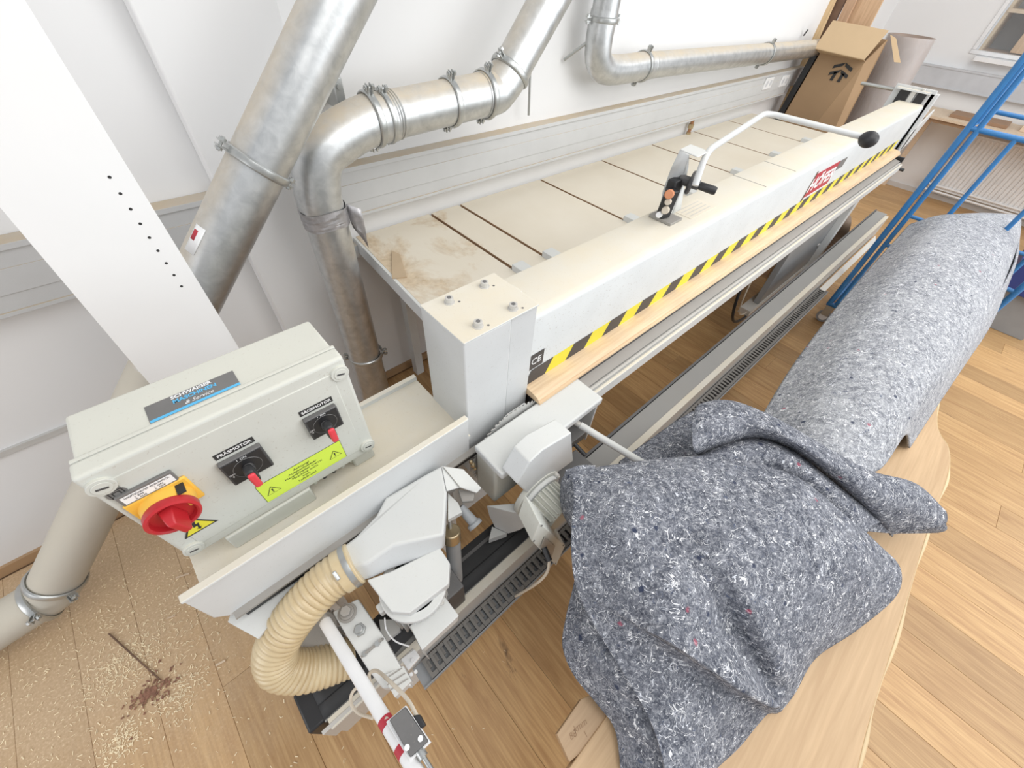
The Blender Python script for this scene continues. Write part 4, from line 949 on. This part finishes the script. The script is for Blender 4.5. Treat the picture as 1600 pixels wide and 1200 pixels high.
# front flap folded outward
zfl = 1.36
f1, f2 = at(1273, 76, x=XC - .10), at(1349, 93, x=XC - .10)
MB().prism([FA + Vector((0, 0, .0)), FB, f2, f1], (-.004, 0, .004)).build('front_flap', M['cardboard_in'], cc)
g1, g2 = at(1300, 34, x=XC + .22), at(1392, 48, x=XC + .22)
MB().prism([at(1301, 33, x=XC + .02), at(1388, 49, x=XC + .02), at(1350, 94, x=XC - .12), at(1272, 76, x=XC - .12)], (0, 0, .006)).build('top_flap', M['cardboard_in'], cc)
MB().prism([at(1391, 54, x=XC + .05), at(1400, 60, x=XC + .05), at(1407, 98, x=XC - .05), at(1397, 97, x=XC - .05)], (.005, 0, 0)).build('side_flap', M['cardboard_in'], cc)
q = at(1322, 98, x=XC - .003)
yv = (FB - FA).normalized(); zv = (FA - GA).normalized()
for s_, dz_ in ((1, 0), (1, -.048)):
    for a_ in (-1, 1):
        MB().prism([q + yv * (a_ * .0) + zv * dz_, q + yv * (a_ * .075) + zv * (dz_ - .028), q + yv * (a_ * .075) + zv * (dz_ - .052), q + yv * (a_ * .01) + zv * (dz_ - .024)], (-.002, 0, 0)).build('arrow_print', M['ink'], cc)
for a_ in (-.03, .03): MB().prism([q + yv * (a_ - .012) + zv * -.07, q + yv * (a_ + .012) + zv * -.07, q + yv * (a_ + .012) + zv * -.13, q + yv * (a_ - .012) + zv * -.13], (-.002, 0, 0)).build('arrow_print', M['ink'], cc)
t = empty('black_board', GA + Vector((0, .03, 0)), 'narrow black board standing at the left edge of the cardboard carton', 'board')
MB().prism([FA + Vector((.0, .008, -.02)), FA + Vector((0, .058, -.02)), GA + Vector((0, .058, 0)), GA + Vector((0, .008, 0))], (.02, 0, 0)).build('board', M['black'], t)
bl_ = [((1296, 0), (1313, 0), 5.26, 'narrow oak board standing behind the carton, nearest the wall'), ((1330, 0), (1346, 0), 5.30, 'middle oak board standing behind the carton'), ((1340, 0), (1388, 0), 5.34, 'wide pale oak board standing behind the carton')]
for i, (p, q_, xx, lab) in enumerate(bl_):
    a_, b_ = at(*p, x=xx), at(*q_, x=xx); t = empty('oak_board', (xx, b_.y, 0), lab, 'board', 'oak boards behind the carton')
    w_ = abs(a_.y - b_.y); lean = .04
    MB().prism([(xx, b_.y - .03, .0), (xx, b_.y - .03 + w_, .0), (xx, a_.y + .06, 2.35), (xx, b_.y + .06, 2.35)], (.025, 0, 0)).build('plank', M['plank_wood'], t, bevel=.002)
t = empty('dark_board', (5.36, 1.62, 0), 'dark brown board edge standing between the back wall and the oak boards', 'board')
MB().prism([(5.30, 1.60, 0), (5.30, 1.66, 0), (5.30, 1.68, 2.35), (5.30, 1.60, 2.35)], (.03, 0, 0)).build('board', M['stick'], t)
rc = [at(1428, 57, x=5.55), None]
rl = empty('paper_roll', (5.5, .95, 0), 'brown roll wrapped in clear film standing beside the cardboard carton', 'roll')
ax_t = at(1425, 56, x=5.5); ax_b = at(1352, 190, x=5.5); rd = (ax_t - ax_b).normalized(); ax_0 = ax_t - rd * (ax_t.z / rd.z)
rr_ = .155
P = []
for h, r in ((0, rr_), (1.0, rr_)): pass
L_ = (ax_t - ax_0).length; up_r = []
for k in range(13):
    f = k / 12; c_ = ax_0 + rd * L_ * f; r = rr_ * (1 + .03 * math.sin(f * 9))
    up_r.append([c_ + Vector((math.cos(a_) * r, math.sin(a_) * r * (1.05), 0)) for a_ in [2 * math.pi * q / 36 for q in range(36)]])
MB().loft(up_r, cap=False).build('roll', M['brownpaper'], rl, solid=.012)
random.seed(5); fm = []
for k in range(40):
    f = k / 39; c_ = ax_0 + rd * L_ * (f * 1.0); fm.append([c_ + Vector((math.cos(a_) * (rr_ + .012 + random.uniform(0, .006)), math.sin(a_) * (rr_ * 1.05 + .012 + random.uniform(0, .006)), 0)) for a_ in [2 * math.pi * q / 36 for q in range(36)]])
MB().loft(fm, cap=False).build('clear_film', M['film'], rl)
tp_ = ax_0 + rd * (L_ - .02)
MB().cyl(tp_ - rd * .02, tp_, rr_ * .9, 36).build('roll_end', M['brownpaper'], rl)
# ------------------------------------------------------------------ bench, radiator
be = empty('wall_bench', (7.15, -.6, 0), 'pale plywood bench along the end wall above the radiator', 'bench')
MB().box((6.86, -2.4, .825), (7.43, .80, .85)).build('bench_top', M['ply'], be, bevel=.002)
MB().box((6.88, -2.4, .795), (6.91, .78, .825)).build('front_rail', M['mdf'], be)
for y in (.70, -1.9): MB().box((7.36, y, 0), (7.42, y + .05, .825)).build('leg', M['ply'], be)
for (y0_, y1_, x0_, h, mt, lab) in ((.55, .05, 7.0, .03, 'plank_wood', 'thin brown board lying on the bench against the end wall'), (-.05, -.75, 7.05, .05, 'ply', 'thicker pale board lying on the bench, nearer the blue trolley')):
    t = empty('loose_board', (x0_, y1_, .85), lab, 'board', 'boards on the bench'); MB().box((x0_, y1_, .8505), (x0_ + .30, y0_, .85 + h)).build('board', M['ply'] if mt == 'ply' else plain('brown_board', (.33, .2, .12), .6), t, bevel=.002)
ra = empty('radiator', (7.38, -.7, .1), 'white ribbed panel radiator on the end wall under the bench', 'radiator')
MB().box((7.34, -1.8, .12), (7.40, .30, .70)).build('panel', M['white_plastic'], ra, bevel=.004)
for k in range(50): MB().box((7.332, -1.78 + k * .0417, .14), (7.341, -1.76 + k * .0417, .68)).build('rib', M['white_plastic'], ra)
MB().cyl((7.33, .36, .16), (7.33, -1.9, .16), .012, 12).cyl((7.33, .36, .10), (7.33, -1.9, .10), .012, 12).build('supply_pipe', M['white_plastic'], ra)
MB().cyl((7.33, .34, .10), (7.33, .34, .22), .02, 14).build('valve', M['brass'], ra)
# things seen through the window opening
for i, (y_, z_, w_, h_, mt, lab) in enumerate(((.35, 1.36, .32, .30, 'plank_wood', 'brown wooden crate seen through the window, at its left edge'), (-.10, 1.36, .26, .20, 'mdf', 'dark brown box seen through the window, partly behind the trolley post'), (.45, 1.70, .30, .14, 'ply', 'pale box seen at the top of the window'), (-.15, 1.62, .3, .16, 'white_plastic', 'white box seen through the window beside the trolley post'))):
    t = empty('storage_box', (8.0, y_, z_), lab, 'box', 'boxes behind the window')
    MB().box((7.75, y_ - w_ / 2, z_ + .002), (8.1, y_ + w_ / 2, z_ + h_)).build('box', M[mt], t, bevel=.004)
    MB().box((7.745, y_ - w_ / 2 - .005, z_ + h_), (8.105, y_ + w_ / 2 + .005, z_ + h_ + .015)).build('lid', M['ply'], t, bevel=.002)
t = empty('storage_shelf', (7.95, -.4, 0), 'white shelf behind the window carrying boxes', 'shelf')
for z_ in (1.33, 1.60): MB().box((7.70, -1.6, z_), (8.2, .78 if z_ < 1.5 else .05, z_ + .02)).build('shelf_board', M['ply'], t)
MB().box((7.70, .28, 1.66), (8.2, .76, 1.69)).build('shelf_board', M['ply'], t)
MB().box((8.2, -1.6, 0), (8.22, .78, 2.4)).build('back_board', M['panel_grey'], t)
for y_ in (-1.58, .74): MB().box((7.72, y_, 0), (8.2, y_ + .03, 2.4)).build('upright', M['ply'], t)

# ------------------------------------------------------------------ blue trolley
tr0 = empty('rack_trolley', (3.9, -.18, 0), 'blue tubular steel trolley rack on castors behind the felt bundle', 'trolley')
def T(p, q, r, name='tube'): return MB().tube([Vector(p), Vector(q)], r, 16).build(name, M['blue'], tr0)
xa, xb_, yA, yE = 3.53, 4.2, .165, -.56
T((xa, yA, .14), (xa, yA, 2.3), .017, 'upright'); T((xa, yA - .042, .14), (xa, yA - .042, 2.3), .014, 'upright')
T((xa, yE, .14), (xa, yE, 2.3), .017, 'upright'); T((xb_, yA - .02, .14), (xb_, yA - .02, 2.3), .014, 'upright'); T((xb_, yE, .14), (xb_, yE, 2.3), .014, 'upright')
T((xa + .16, yA - .01, 1.32), (xa + .16, yA - .01, 2.3), .013, 'inner_post')
T((xa, -.04, .66), (xa, -.04, 1.32), .012, 'inner_post'); T((xa, -.30, .66), (xa, -.30, 1.32), .012, 'inner_post')
for z_ in (1.32,): T((xa, yA, z_), (xa, yE, z_), .013, 'cross_tube'); T((xb_, yA, z_), (xb_, yE, z_), .012, 'cross_tube'); T((xa, yA, z_), (xb_, yA - .02, z_), .012, 'cross_tube')
T((xa, yA - .04, .655), (xa, -.04 + .12, .655), .012, 'bracket_arm'); T((xa, yE, .66), (xa, -.28, .66), .012, 'cross_tube'); T((xa, -.04, .66), (xa, -.30, .66), .012, 'cross_tube')
T((xb_, yA - .02, .66), (xb_, yE, .66), .012, 'cross_tube')
for z_ in (.155,):
    for a_, b_ in (((xa, yA), (xa, yE)), ((xb_, yA - .02), (xb_, yE)), ((xa, yA), (xb_, yA - .02)), ((xa, yE), (xb_, yE))): T((*a_, z_), (*b_, z_), .016, 'base_tube')
for x_, y_ in ((xa, yA - .02), (xa, yE), (xb_, yA - .02), (xb_, yE)):
    q = MB().bar((x_ - .018, y_, .062), (x_ - .018, y_, .145), .05, .003, up=(1, 0, 0)).bar((x_ + .018, y_, .062), (x_ + .018, y_, .145), .05, .003, up=(1, 0, 0)).box((x_ - .02, y_ - .025, .135), (x_ + .02, y_ + .025, .142)).build('castor_fork', M['clamp'], tr0)
    MB().cyl((x_ - .014, y_, .048), (x_ + .014, y_, .048), .046, 28).build('wheel', M['panel_grey'], q, bevel=.004)
    MB().cyl((x_ - .016, y_, .048), (x_ + .016, y_, .048), .030, 24).build('wheel_hub', M['white_plastic'], q, bevel=.003)
for (x0_, x1_, y0_, y1_, z_, lab) in ((3.42, 4.16, .02, .10, .172, 'narrow pale board lying on the bottom of the blue trolley, at its left'), (3.40, 4.16, -.50, .005, .172, 'wide pale plywood sheet lying on the bottom of the blue trolley')):
    t = empty('plywood_sheet', (3.9, y0_, z_), lab, 'board', 'sheets on the trolley'); MB().box((x0_, y0_, z_), (x1_, y1_, z_ + .022)).build('sheet', M['ply'], t, bevel=.001)
t = empty('clamp_tool', (3.95, .10, .20), 'small steel screw clamp on the trolley sheets beside the blue post', 'clamp')
MB().bar((3.90, .06, .207), (4.06, .11, .207), .018, .012).build('clamp_bar', M['clamp'], t); MB().cyl((3.93, .12, .205), (3.96, .03, .215), .006, 10).build('clamp_screw', M['darkgrey'], t)
t = empty('blue_crate', (4.55, -.85, 0), 'dark blue crate on the floor behind the trolley at the right edge', 'crate')
MB().box((4.55, -1.05, .30), (4.95, -.60, .50)).build('crate', plain('navy', (.03, .05, .22), .5), t, bevel=.004); MB().box((4.6, -1.0, 0), (4.9, -.65, .30)).build('base', M['panel_grey'], t, bevel=.004)

# ------------------------------------------------------------------ live-edge slab on trestles, offcut
ZS = .70
re = [(1500, 515), (1488, 555), (1478, 590), (1467, 620), (1464, 660), (1470, 680), (1481, 697), (1484, 722), (1478, 752), (1464, 790), (1450, 828), (1434, 880), (1415, 945), (1392, 1020), (1368, 1095), (1350, 1160), (1332, 1240), (1310, 1320)]
edge = [at(*p, z=ZS) for p in re]
slab = empty('oak_slab', (1.4, -.3, ZS - .045), 'thick pale live-edge oak slab lying under the grey felt', 'slab')
ys = -.148 * (CH - ZS) / 1.1
es = [Vector(p) for p in catmull([tuple(p) for p in edge], 90)]
poly = [Vector((3.3, ys, ZS)), *es, Vector((es[-1].x, ys, ZS))]
poly[1:1] = []
MB().prism([Vector((es[0].x, ys, ZS))] + es + [Vector((-.12, es[-1].y, ZS)), Vector((-.12, ys, ZS))], (0, 0, -.042)).build('slab_board', M['slab'], slab, bevel=.002)
sw = []
for i, p in enumerate(es):
    t_ = (es[min(i + 1, len(es) - 1)] - es[max(i - 1, 0)]).normalized(); nrm = Vector((-t_.y, t_.x, 0)); nrm = nrm if nrm.y < 0 else -nrm
    k = .012 + .006 * math.sin(i * .5)
    sw.append([p + nrm * .0 + Vector((0, 0, -.0005)), p + nrm * k * .7 + Vector((0, 0, -.012)), p + nrm * k + Vector((0, 0, -.026)), p + nrm * k * .6 + Vector((0, 0, -.041))])
MB().grid(sw).build('live_edge', M['slab_bark'], slab, solid=.003)
for x in (.75, 1.75):
    t = empty('trestle', (x, -.36, 0), 'wooden trestle under the %s end of the oak slab' % ('near' if x < 1 else 'far'), 'trestle', 'trestles under the slab')
    MB().box((x, -.44, ZS - .10), (x + .06, -.19, ZS - .0425)).build('top_rail', M['ply'], t, bevel=.002)
    for sx_ in (-1, 1):
        for y in (-.41, -.24): MB().bar((x + .03 + sx_ * .14, y, 0), (x + .03 + sx_ * .02, y, ZS - .09), .04, .03, up=(0, 1, 0)).build('leg', M['ply'], t)
of = empty('offcut_board', (.16, -.14, ZS - .05), 'small brown board with handwritten pencil marks beside the slab', 'board')
oz = ZS - .006
oq = [at(*p, z=oz) for p in ((870, 1147), (908, 1092), (990, 1060), (1010, 1090), (890, 1191))]
MB().prism(oq, (0, 0, -.03)).build('board', M['offcut'], of, bevel=.001)
d0 = (at(953, 1140, z=oz) - at(893, 1190, z=oz)).normalized(); up0 = Vector((-d0.y, d0.x, 0))
text('kmm', .017, M['mdf'], of, at(906, 1134, z=oz + .0003), d0, up0, ext=.0001, shear=.3); text('88', .017, M['mdf'], of, at(895, 1149, z=oz + .0003), d0, up0, ext=.0001, shear=.2)
text('I', .016, M['mdf'], of, at(915, 1147, z=oz + .0003), d0, up0, ext=.0001)

# ------------------------------------------------------------------ felt
def felt(name, rows, parent, nu=90, nv=90, th=.006, disp=None, wr=.0035, seed=0, mat='felt'):
    """rows of (pixel u, pixel v, height z) knots -> smooth cloth surface"""
    A = np.array(rows, float)                       # rows x cols x 3
    G = catmull(A.reshape(len(A), -1), nv).reshape(nv, A.shape[1], 3)
    G = np.transpose(catmull(np.transpose(G, (1, 0, 2)).reshape(A.shape[1], -1), nu).reshape(nu, nv, 3), (1, 0, 2))
    rng = np.random.RandomState(seed); wv = [(rng.uniform(.01, .035), rng.uniform(.01, .035), rng.uniform(0, 6.28), rng.uniform(.3, 1)) for _ in range(10)]
    P = []
    for r in G:
        row = []
        for u, v, z in r:
            if disp: z = z + disp(u, v)
            z += wr * sum(a_ * math.sin(u * fx + v * fy + ph) for fx, fy, ph, a_ in wv) * .5
            row.append(at(u, v, z=z))
        P.append(row)
    return MB().grid(P).build(name, M[mat], parent, solid=th, angle=80)
def seg_d(u, v, a_, b_):
    ax_, ay_ = a_; bx2, by2 = b_; dx_, dy_ = bx2 - ax_, by2 - ay_; L2 = dx_ * dx_ + dy_ * dy_
    t_ = max(0, min(1, ((u - ax_) * dx_ + (v - ay_) * dy_) / L2)); px, py = ax_ + dx_ * t_, ay_ + dy_ * t_
    sgn_ = 1 if (dx_ * (v - ay_) - dy_ * (u - ax_)) > 0 else -1
    return math.hypot(u - px, v - py) * sgn_, t_
def dispA(u, v):
    h = 0
    d, t_ = seg_d(u, v, (1070, 850), (1200, 1070)); h -= .060 * (.25 + .75 * t_) * math.exp(-(d / 24) ** 2)
    d, t_ = seg_d(u, v, (1130, 830), (1212, 1050)); h += .022 * math.exp(-(d / 20) ** 2) * t_
    d, t_ = seg_d(u, v, (1035, 1000), (1213, 1106))
    h += (.03 * math.exp(-(d / 26) ** 2) if d < 0 else .03 * math.exp(-(d / 5) ** 2) - .085 * (1 - math.exp(-(d / 8) ** 2)) * math.exp(-(d / 95) ** 2)) * (.3 + .7 * t_)
    d, t_ = seg_d(u, v, (960, 830), (1040, 960)); h += .016 * math.exp(-(d / 40) ** 2)
    d, t_ = seg_d(u, v, (1250, 780), (1170, 1000)); h += .012 * math.exp(-(d / 38) ** 2)
    d, t_ = seg_d(u, v, (1340, 930), (1250, 1030)); h -= .010 * math.exp(-(d / 22) ** 2)
    d, t_ = seg_d(u, v, (900, 810), (1010, 900)); h -= .010 * math.exp(-(d / 30) ** 2)
    return h
fb = empty('felt_blanket', (.6, -.1, ZS), 'crumpled blue-grey felt blanket with white and red fibres, heaped in the foreground', 'blanket')
rowsA = [
 [(925, 765, .80), (975, 752, .80), (1060, 745, .80), (1150, 745, .80), (1220, 765, .80), (1290, 812, .77), (1370, 885, .72)],
 [(893, 738, .915), (965, 727, .93), (1060, 716, .94), (1150, 715, .94), (1235, 738, .93), (1305, 788, .89), (1385, 866, .80)],
 [(896, 775, .95), (975, 775, .99), (1075, 770, 1.00), (1165, 775, 1.00), (1252, 803, .98), (1330, 848, .92), (1406, 892, .80)],
 [(893, 860, .93), (985, 860, .99), (1085, 850, 1.01), (1180, 860, 1.00), (1265, 880, .96), (1335, 905, .89), (1397, 932, .77)],
 [(905, 930, .90), (985, 940, .95), (1080, 935, .985), (1175, 945, .96), (1245, 955, .92), (1297, 965, .86), (1336, 984, .74)],
 [(950, 1012, .88), (1000, 1018, .91), (1070, 1010, .94), (1145, 1020, .92), (1208, 1030, .88), (1245, 1035, .83), (1272, 1028, .73)],
 [(993, 1082, .86), (1030, 1085, .88), (1075, 1090, .89), (1130, 1090, .88), (1180, 1090, .85), (1212, 1092, .80), (1236, 1088, .72)],
 [(1022, 1142, .84), (1045, 1150, .84), (1075, 1155, .84), (1105, 1155, .82), (1135, 1150, .79), (1165, 1148, .76), (1188, 1140, .72)],
 [(1042, 1215, .82), (1052, 1225, .81), (1065, 1230, .80), (1080, 1228, .78), (1095, 1222, .76), (1105, 1212, .73), (1112, 1200, .71)]]
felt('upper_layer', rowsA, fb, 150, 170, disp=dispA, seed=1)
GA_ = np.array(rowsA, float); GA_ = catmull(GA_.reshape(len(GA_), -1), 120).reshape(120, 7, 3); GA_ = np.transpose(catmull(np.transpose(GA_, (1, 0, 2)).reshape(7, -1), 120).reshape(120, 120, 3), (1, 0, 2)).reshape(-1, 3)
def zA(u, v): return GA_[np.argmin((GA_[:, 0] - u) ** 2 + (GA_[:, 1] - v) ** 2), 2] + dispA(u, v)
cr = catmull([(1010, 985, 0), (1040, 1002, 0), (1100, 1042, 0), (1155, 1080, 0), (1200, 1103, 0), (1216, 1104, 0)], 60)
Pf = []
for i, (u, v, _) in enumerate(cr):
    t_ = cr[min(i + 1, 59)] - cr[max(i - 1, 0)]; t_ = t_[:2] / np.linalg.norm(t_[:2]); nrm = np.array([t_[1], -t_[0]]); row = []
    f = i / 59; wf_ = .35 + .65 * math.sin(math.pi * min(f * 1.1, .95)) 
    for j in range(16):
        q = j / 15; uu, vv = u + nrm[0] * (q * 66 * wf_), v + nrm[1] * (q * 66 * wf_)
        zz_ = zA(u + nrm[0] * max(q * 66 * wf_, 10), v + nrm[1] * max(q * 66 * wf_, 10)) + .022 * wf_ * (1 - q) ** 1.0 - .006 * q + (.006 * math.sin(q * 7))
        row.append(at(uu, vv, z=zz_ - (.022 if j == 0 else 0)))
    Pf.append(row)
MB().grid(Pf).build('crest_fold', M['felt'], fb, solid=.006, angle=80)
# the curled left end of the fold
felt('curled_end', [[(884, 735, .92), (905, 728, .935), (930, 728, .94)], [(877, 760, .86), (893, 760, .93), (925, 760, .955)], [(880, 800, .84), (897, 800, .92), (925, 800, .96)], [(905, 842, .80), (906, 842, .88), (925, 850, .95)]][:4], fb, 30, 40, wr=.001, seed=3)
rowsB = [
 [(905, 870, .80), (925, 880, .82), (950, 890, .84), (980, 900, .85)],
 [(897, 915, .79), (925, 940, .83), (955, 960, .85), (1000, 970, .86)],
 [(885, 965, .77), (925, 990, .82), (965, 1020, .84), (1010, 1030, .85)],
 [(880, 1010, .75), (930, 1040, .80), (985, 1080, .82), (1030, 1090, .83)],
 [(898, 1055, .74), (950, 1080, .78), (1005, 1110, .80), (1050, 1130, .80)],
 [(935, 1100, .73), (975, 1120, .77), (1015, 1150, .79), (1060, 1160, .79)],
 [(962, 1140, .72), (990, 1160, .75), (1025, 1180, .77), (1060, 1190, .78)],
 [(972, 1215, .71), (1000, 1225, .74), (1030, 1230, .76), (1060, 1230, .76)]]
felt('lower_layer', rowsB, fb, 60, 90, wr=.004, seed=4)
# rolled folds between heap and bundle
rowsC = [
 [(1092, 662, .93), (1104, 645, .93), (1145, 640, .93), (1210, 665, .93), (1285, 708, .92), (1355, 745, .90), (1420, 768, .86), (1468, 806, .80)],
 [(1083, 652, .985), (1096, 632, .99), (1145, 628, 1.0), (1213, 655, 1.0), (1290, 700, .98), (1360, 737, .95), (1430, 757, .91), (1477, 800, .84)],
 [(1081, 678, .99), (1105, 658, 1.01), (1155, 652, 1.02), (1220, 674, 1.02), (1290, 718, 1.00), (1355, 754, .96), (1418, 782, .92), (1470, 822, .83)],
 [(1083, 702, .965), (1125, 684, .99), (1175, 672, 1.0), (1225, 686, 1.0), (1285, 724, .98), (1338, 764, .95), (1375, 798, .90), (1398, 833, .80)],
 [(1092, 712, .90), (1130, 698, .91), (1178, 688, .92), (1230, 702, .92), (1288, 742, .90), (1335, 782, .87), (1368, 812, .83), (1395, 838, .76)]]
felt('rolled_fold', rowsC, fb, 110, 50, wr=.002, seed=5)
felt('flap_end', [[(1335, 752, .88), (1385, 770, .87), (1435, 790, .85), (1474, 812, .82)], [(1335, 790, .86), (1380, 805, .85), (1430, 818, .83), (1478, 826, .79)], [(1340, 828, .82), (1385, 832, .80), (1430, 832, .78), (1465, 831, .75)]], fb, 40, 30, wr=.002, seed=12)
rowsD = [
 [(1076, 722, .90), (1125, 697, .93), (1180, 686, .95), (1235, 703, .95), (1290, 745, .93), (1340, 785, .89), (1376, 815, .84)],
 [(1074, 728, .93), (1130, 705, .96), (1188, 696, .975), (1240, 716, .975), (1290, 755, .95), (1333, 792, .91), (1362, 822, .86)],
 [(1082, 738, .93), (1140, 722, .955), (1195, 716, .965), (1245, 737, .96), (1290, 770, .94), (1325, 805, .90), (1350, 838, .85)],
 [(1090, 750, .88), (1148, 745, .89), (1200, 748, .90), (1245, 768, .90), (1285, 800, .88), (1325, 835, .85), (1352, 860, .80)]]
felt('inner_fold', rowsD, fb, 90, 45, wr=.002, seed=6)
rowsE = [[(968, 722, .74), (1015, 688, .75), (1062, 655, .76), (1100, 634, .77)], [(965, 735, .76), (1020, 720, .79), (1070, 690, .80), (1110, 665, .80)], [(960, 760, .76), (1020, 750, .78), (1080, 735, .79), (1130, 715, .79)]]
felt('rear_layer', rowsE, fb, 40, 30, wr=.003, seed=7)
# long felt-covered bundle
fbu = empty('felt_bundle', (2.2, -.1, ZS), 'long grey felt-wrapped bundle with window light painted in, running back beside the blue trolley', 'bundle')
rowsF = [
 [(1430, 362, .72), (1462, 352, .80), (1500, 347, .83), (1545, 346, .83), (1580, 356, .78), (1588, 372, .72)],
 [(1424, 350, .80), (1463, 338, .90), (1500, 335, .93), (1545, 334, .93), (1591, 338, .86), (1592, 352, .74)],
 [(1402, 372, .80), (1452, 360, .93), (1495, 360, .96), (1545, 362, .95), (1586, 368, .89), (1590, 400, .72)],
 [(1352, 428, .80), (1410, 415, .94), (1470, 412, .97), (1530, 418, .96), (1566, 424, .90), (1572, 452, .71)],
 [(1296, 495, .80), (1360, 485, .94), (1430, 485, .98), (1500, 488, .96), (1542, 488, .90), (1545, 512, .71)],
 [(1240, 570, .80), (1315, 565, .95), (1390, 565, .98), (1460, 562, .96), (1507, 550, .89), (1505, 572, .71)],
 [(1198, 638, .80), (1275, 645, .94), (1350, 650, .97), (1410, 645, .95), (1452, 620, .88), (1458, 642, .71)],
 [(1170, 690, .80), (1240, 715, .92), (1310, 735, .94), (1370, 735, .92), (1412, 680, .86), (1420, 700, .71)]]
felt('felt_wrap', rowsF, fbu, 90, 140, wr=.005, seed=9, mat='felt_window_lit')
felt('loose_layer', [[(1380, 400, .74), (1405, 372, .76), (1432, 356, .78)], [(1385, 395, .80), (1415, 372, .82), (1445, 358, .84)], [(1400, 410, .84), (1430, 390, .86), (1460, 370, .88)]], fbu, 24, 24, wr=.002, seed=10, mat='felt_window_lit')
felt('side_drop', [[(1592, 345, .84), (1588, 400, .84), (1566, 450, .84), (1535, 505, .84), (1498, 560, .84), (1455, 615, .84)], [(1582, 385, .74), (1578, 432, .72), (1556, 480, .71), (1520, 530, .71), (1492, 575, .71), (1455, 622, .71)]], fbu, 80, 8, wr=.004, seed=11, mat='felt_window_lit')

# ------------------------------------------------------------------ debris on the floor
rnd = random.Random(11)
mb = MB()
def chip(x, y, z, L, w_, mbx):
    a_ = rnd.uniform(0, math.pi); d = Vector((math.cos(a_), math.sin(a_), rnd.uniform(-.1, .3))).normalized() * L / 2; p = Vector((x, y, z + abs(d.z)))
    mbx.bar(p - d, p + d, w_, w_ * .4, up=(rnd.uniform(-.3, .3), rnd.uniform(-.3, .3), 1))
for (u, v, sx_, sy_, n_) in ((200, 1040, .07, .05, 420), (285, 1080, .045, .04, 260), (190, 1160, .035, .03, 240), (150, 1000, .25, .16, 420), (250, 950, .20, .12, 260), (120, 1090, .16, .12, 200), (300, 980, .12, .10, 120), (230, 1130, .2, .14, 160), (420, 1180, .2, .2, 50), (650, 1100, .25, .25, 60)):
    c = at(u, v, z=0)
    for _ in range(n_): chip(c.x + rnd.gauss(0, sx_), c.y + rnd.gauss(0, sy_), .001, rnd.uniform(.004, .013), rnd.uniform(.001, .0028), mb)
tag(mb.build('sawdust', M['chip'], smooth=False), 'pale wood shavings and sawdust scattered on the floor below the switch box', 'sawdust', kind='stuff')
q0, q1 = at(170, 990, z=.004), at(250, 1062, z=.004)
t = empty('floor_stick', (q0 + q1) / 2 - Vector((0, 0, .004)), 'thin dark wooden stick on the dusty floor, pointing at the sawdust heap', 'stick'); MB().bar(q0, q1, .004, .004).build('stick', M['stick'], t)
for i, (p, q, wd, lab) in enumerate((((337, 1040), (352, 1032), .007, 'short pale wood chip on the floor left of the suction hose'), ((275, 903), (296, 896), .006, 'pale splinter on the floor just below the switch box corner'), ((262, 966), (274, 962), .004, 'tiny pale splinter on the floor left of the metal flange end'))):
    a_, b_ = at(*p, z=.004), at(*q, z=.004); t = empty('wood_chip', Vector(((a_ + b_) / 2)[:2]).to_3d(), lab, 'wood chip', 'single chips on the floor'); MB().bar(a_, b_, wd, .004).build('chip', M['ply'], t)
c = at(236, 1082, z=0); mb = MB(); rnd2 = random.Random(2)
for _ in range(150):
    rr0 = abs(rnd2.gauss(0, .030)); an = rnd2.uniform(0, 6.28); x_, y_ = c.x + rr0 * math.cos(an) * 1.5, c.y + rr0 * math.sin(an); L = rnd2.uniform(.005, .016); a_ = rnd2.uniform(0, 6.28)
    d = Vector((math.cos(a_), math.sin(a_), rnd2.uniform(0, .15))) * L / 2; mb.bar(Vector((x_, y_, .003)) - d * Vector((1, 1, 0)).length * 0 - d.to_2d().to_3d(), Vector((x_, y_, .003)) + d, rnd2.uniform(.002, .006), .0015, up=(rnd2.uniform(-.2, .2), rnd2.uniform(-.2, .2), 1))
tag(mb.build('bark_crumbs', plain('bark', (.26, .13, .085), .85, var=.35, scale=60), smooth=False), 'reddish brown bark crumbs in the middle of the sawdust heap', 'bark', kind='stuff')
